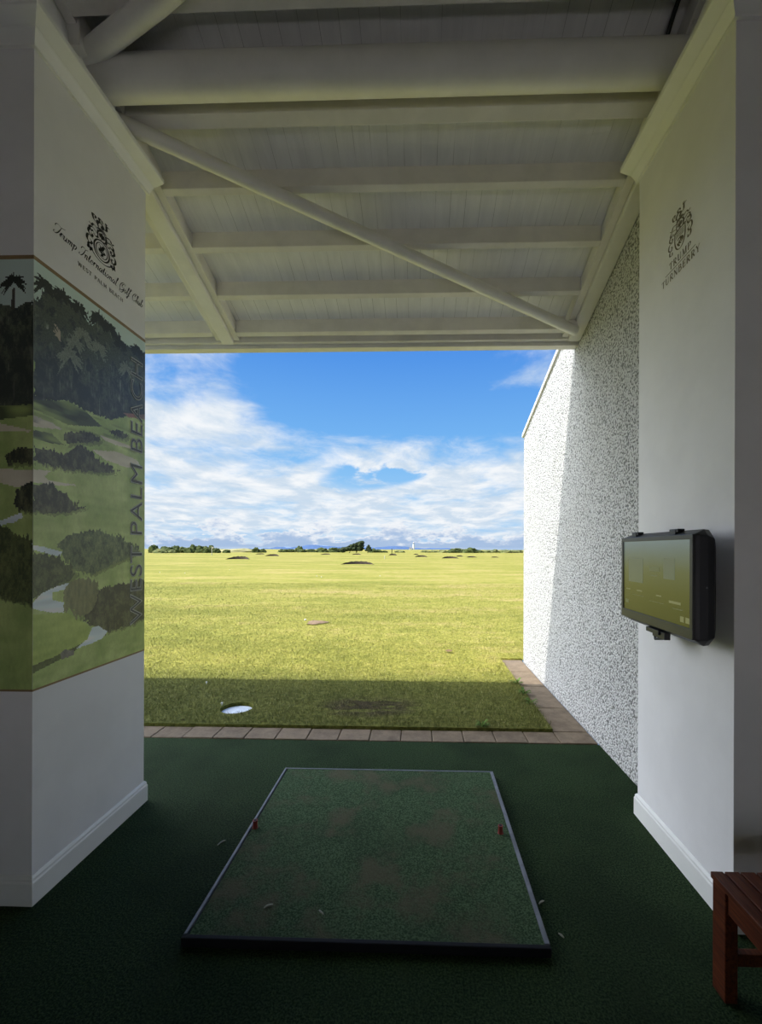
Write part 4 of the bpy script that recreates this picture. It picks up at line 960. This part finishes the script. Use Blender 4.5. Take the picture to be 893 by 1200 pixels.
# ------------------------------------------------------------------ scrub, trees and the far shore
def blob(name, parent, m, c, r, seed, sub=3, amp=.35, lean=0):
    bm = bmesh.new(); bmesh.ops.create_icosphere(bm, subdivisions=sub, radius=1)
    for v in bm.verts:
        p = v.co.copy(); n = mn.fractal(p*1.7 + Vector((seed*3.1, seed, 0)), .8, 2.1, 4)
        q = p*(1 + amp*n); q.x *= r[0]; q.y *= r[1]; q.z *= r[2]
        if q.z < -r[2]*.35: q.z = -r[2]*.35
        q.x += lean*(q.z); v.co = q + Vector(c)
    me = bpy.data.meshes.new(name); bm.to_mesh(me); bm.free(); me.materials.append(m)
    o = bpy.data.objects.new(name, me); COL.objects.link(o)
    if parent: o.parent = parent; o.matrix_parent_inverse = parent.matrix_basis.inverted()
    return o
def shrub_row(spec, dist, m, lab, group, name='gorse_bush'):
    k = dist/510
    for i, (px, w, h) in enumerate(spec):
        x = (px-490.5)*k; o = blob(name, None, m, (x, dist+(i % 3)*w*k*1.25, h*k*.26), (w*k*.66, w*k*.5, h*k*.72), px*.37+i, 3, .4)
        tag(o, lab, 'bush', group)
left = [(174,9,10),(181,10,8),(188,9,9),(196,12,8),(204,8,7),(210,9,11),(217,9,7),(225,10,9),(232,9,8),(238,8,8),(246,7,6),(253,8,4)]
shrub_row(left, 150, M['gorse'], 'dark gorse bush in the row along the far left edge of the range', 'gorse row on the left')
shrub_row([(182,13,5),(190,8,4),(176,7,4)], 140, M['gorselight'], 'pale low bush in front of the left gorse row', 'pale low bushes', 'low_bush')
shrub_row([(297,7,6),(303,6,4.5)], 170, M['gorse'], 'small dark bush standing alone right of the dune', 'lone bushes by the dune')
shrub_row([(329,8,4),(336,8,4.5),(344,7,8),(352,9,4),(361,10,4),(370,10,6),(378,9,5),(387,10,6),(394,9,5)], 190, M['gorse'], 'dark scrub bush in the low line left of the tree clump', 'scrub left of the trees')
shrub_row([(437,8,4.5),(442,7,3.5),(449,6,2.5)], 190, M['gorse'], 'low scrub bush just right of the cone shaped tree', 'scrub right of the trees')
shrub_row([(529,9,4),(535,10,6),(542,9,5),(549,11,6),(555,8,5),(563,9,3)], 190, M['gorse'], 'dark rounded bush in the clump right of the lighthouse', 'scrub right of the lighthouse')
shrub_row([(468,9,2.5),(498,9,2.5),(508,9,2.5),(518,9,3),(572,10,3),(582,10,4),(592,11,3.5),(602,10,3),(611,10,3.5),(620,10,4)], 200, M['gorselight'], 'low pale scrub along the right horizon', 'pale scrub on the right horizon', 'low_bush')
du = blob('dune_bank', None, M['dune'], ((276-490.5)*185/510, 185, .1), (9.5, 4, 1.5), 5, 3, .18); tag(du, 'pale grassy dune between the gorse row and the scrub', 'dune')
def tree(px, dist, w, h, lab, lobes, lean):
    k = dist/510; x = (px-490.5)*k; root = empty('windswept_tree', (x, dist, 0), lab, 'tree')
    MB().tube([(x-w*k*.1, dist, -.05), (x, dist, h*k*.35), (x+w*k*.08, dist, h*k*.6)], [.25, .2, .12], 8).build('trunk', M['bark'], root, smooth=True)
    b = None
    for i, (ox, oz, rx, rz) in enumerate(lobes):
        blob('foliage', root, M['pine'], (x+ox*w*k, dist+random.uniform(-.6,.6), oz*h*k), (rx*w*k, rx*w*k*.9, rz*h*k), px+i*2.7, 3, .5, lean)
    return root
tree(402, 178, 14, 9, 'leftmost low leaning tree of the windswept clump', [(-.15,.28,.5,.34),(.2,.45,.42,.34)], .4)
tree(410, 180, 14, 12, 'middle leaning tree of the windswept clump', [(-.15,.28,.55,.34),(.05,.5,.45,.3),(.25,.7,.3,.2)], .45)
tree(418, 182, 14, 14, 'tallest leaning tree at the right end of the windswept clump', [(-.1,.26,.55,.34),(.0,.5,.48,.28),(.2,.74,.34,.22)], .3)
tree(431, 182, 9, 9.5, 'small dark cone shaped tree right of the windswept clump', [(0,.3,.45,.3),(0,.55,.3,.3),(.02,.75,.16,.24)], 0)
def post(px, py, h, lab, m, r, flag=False, cat='post', nm='marker_post'):
    x, y = gp(px, py); k = y/510; H = h*k
    root = empty(nm, (x, y, LAWNZ), lab, cat)
    MB().tube([(x, y, LAWNZ-.01), (x, y, LAWNZ+H)], r*k, 8).build('pole', m, root, smooth=True)
    if flag: MB().extr([(x, y, LAWNZ+H*.98), (x+2.2*k, y, LAWNZ+H*.93), (x+2.0*k, y, LAWNZ+H*.80), (x, y, LAWNZ+H*.78)], (0, .02, 0)).build('flag', M['flag'], root)
post(244.3, 652, 11, 'thin pale flagstick in front of the left gorse row', M['flag'], .35, True, 'flag', 'flagstick')
post(458.5, 650, 7, 'dark post with a blunt top left of the lighthouse', M['pine'], .42)
post(450, 655, 4, 'thin pale post out on the range right of the trees', M['flag'], .35)
def lighthouse():
    dist = 1150; k = dist/510; x = (484.0-490.5)*k
    root = empty('lighthouse', (x, dist, 0), 'tiny white lighthouse tower on the horizon', 'lighthouse')
    H = 9.2*k
    MB().lathe([(1.25*k, 0), (1.05*k, H*.5), (.85*k, H*.74), (1.15*k, H*.75), (1.15*k, H*.78), (.8*k, H*.785)], (x, dist, 0), 24).build('tower', M['tower'], root, smooth=True)
    MB().lathe([(.65*k, 0), (.65*k, H*.11)], (x, dist, H*.786), 16).build('lantern', M['lantern'], root)
    MB().lathe([(.8*k, 0), (.6*k, H*.04), (.1*k, H*.10)], (x, dist, H*.897), 16).build('dome', M['tower'], root, smooth=True)
    xa, xb = x-5.2*k, x-1.4*k
    MB().box(xa, xb, dist-6, dist+6, 0, 1.6*k).build('keepers_house', M['tower'], root)
    MB().extr([(xa-.3, dist-7, 1.6*k), (xa-.3, dist+7, 1.6*k), (xa-.3, dist, 2.9*k)], (xb-xa+.6, 0, 0)).build('roof', M['slate'], root)
lighthouse()
def hills(name, dist, prof, lab):
    b = MB(); k = dist/510; vs = []; n = len(prof)
    for px, h in prof:
        x = (px-490.5)*k; vs += [(x, dist, -60), (x, dist, h*k), (x, dist+2500, h*k*.6), (x, dist+4000, -60)]
    fs = []
    for i in range(n-1):
        for j in range(3): fs.append((4*i+j, 4*i+4+j, 4*i+5+j, 4*i+1+j))
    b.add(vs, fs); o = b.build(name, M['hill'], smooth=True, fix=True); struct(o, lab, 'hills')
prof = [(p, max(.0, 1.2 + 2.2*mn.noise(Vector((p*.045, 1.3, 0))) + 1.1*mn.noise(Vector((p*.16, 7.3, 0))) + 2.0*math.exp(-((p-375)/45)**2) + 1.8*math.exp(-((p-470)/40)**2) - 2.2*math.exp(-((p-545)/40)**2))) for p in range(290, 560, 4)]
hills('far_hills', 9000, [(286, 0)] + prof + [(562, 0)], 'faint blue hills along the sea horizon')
struct(MB().add([(-30000,1350,-8),(30000,1350,-8),(30000,40000,-8),(-30000,40000,-8)], [(0,1,2,3)]).build('sea', M['sea'], fix=False), 'sliver of sea at the horizon', 'sea')
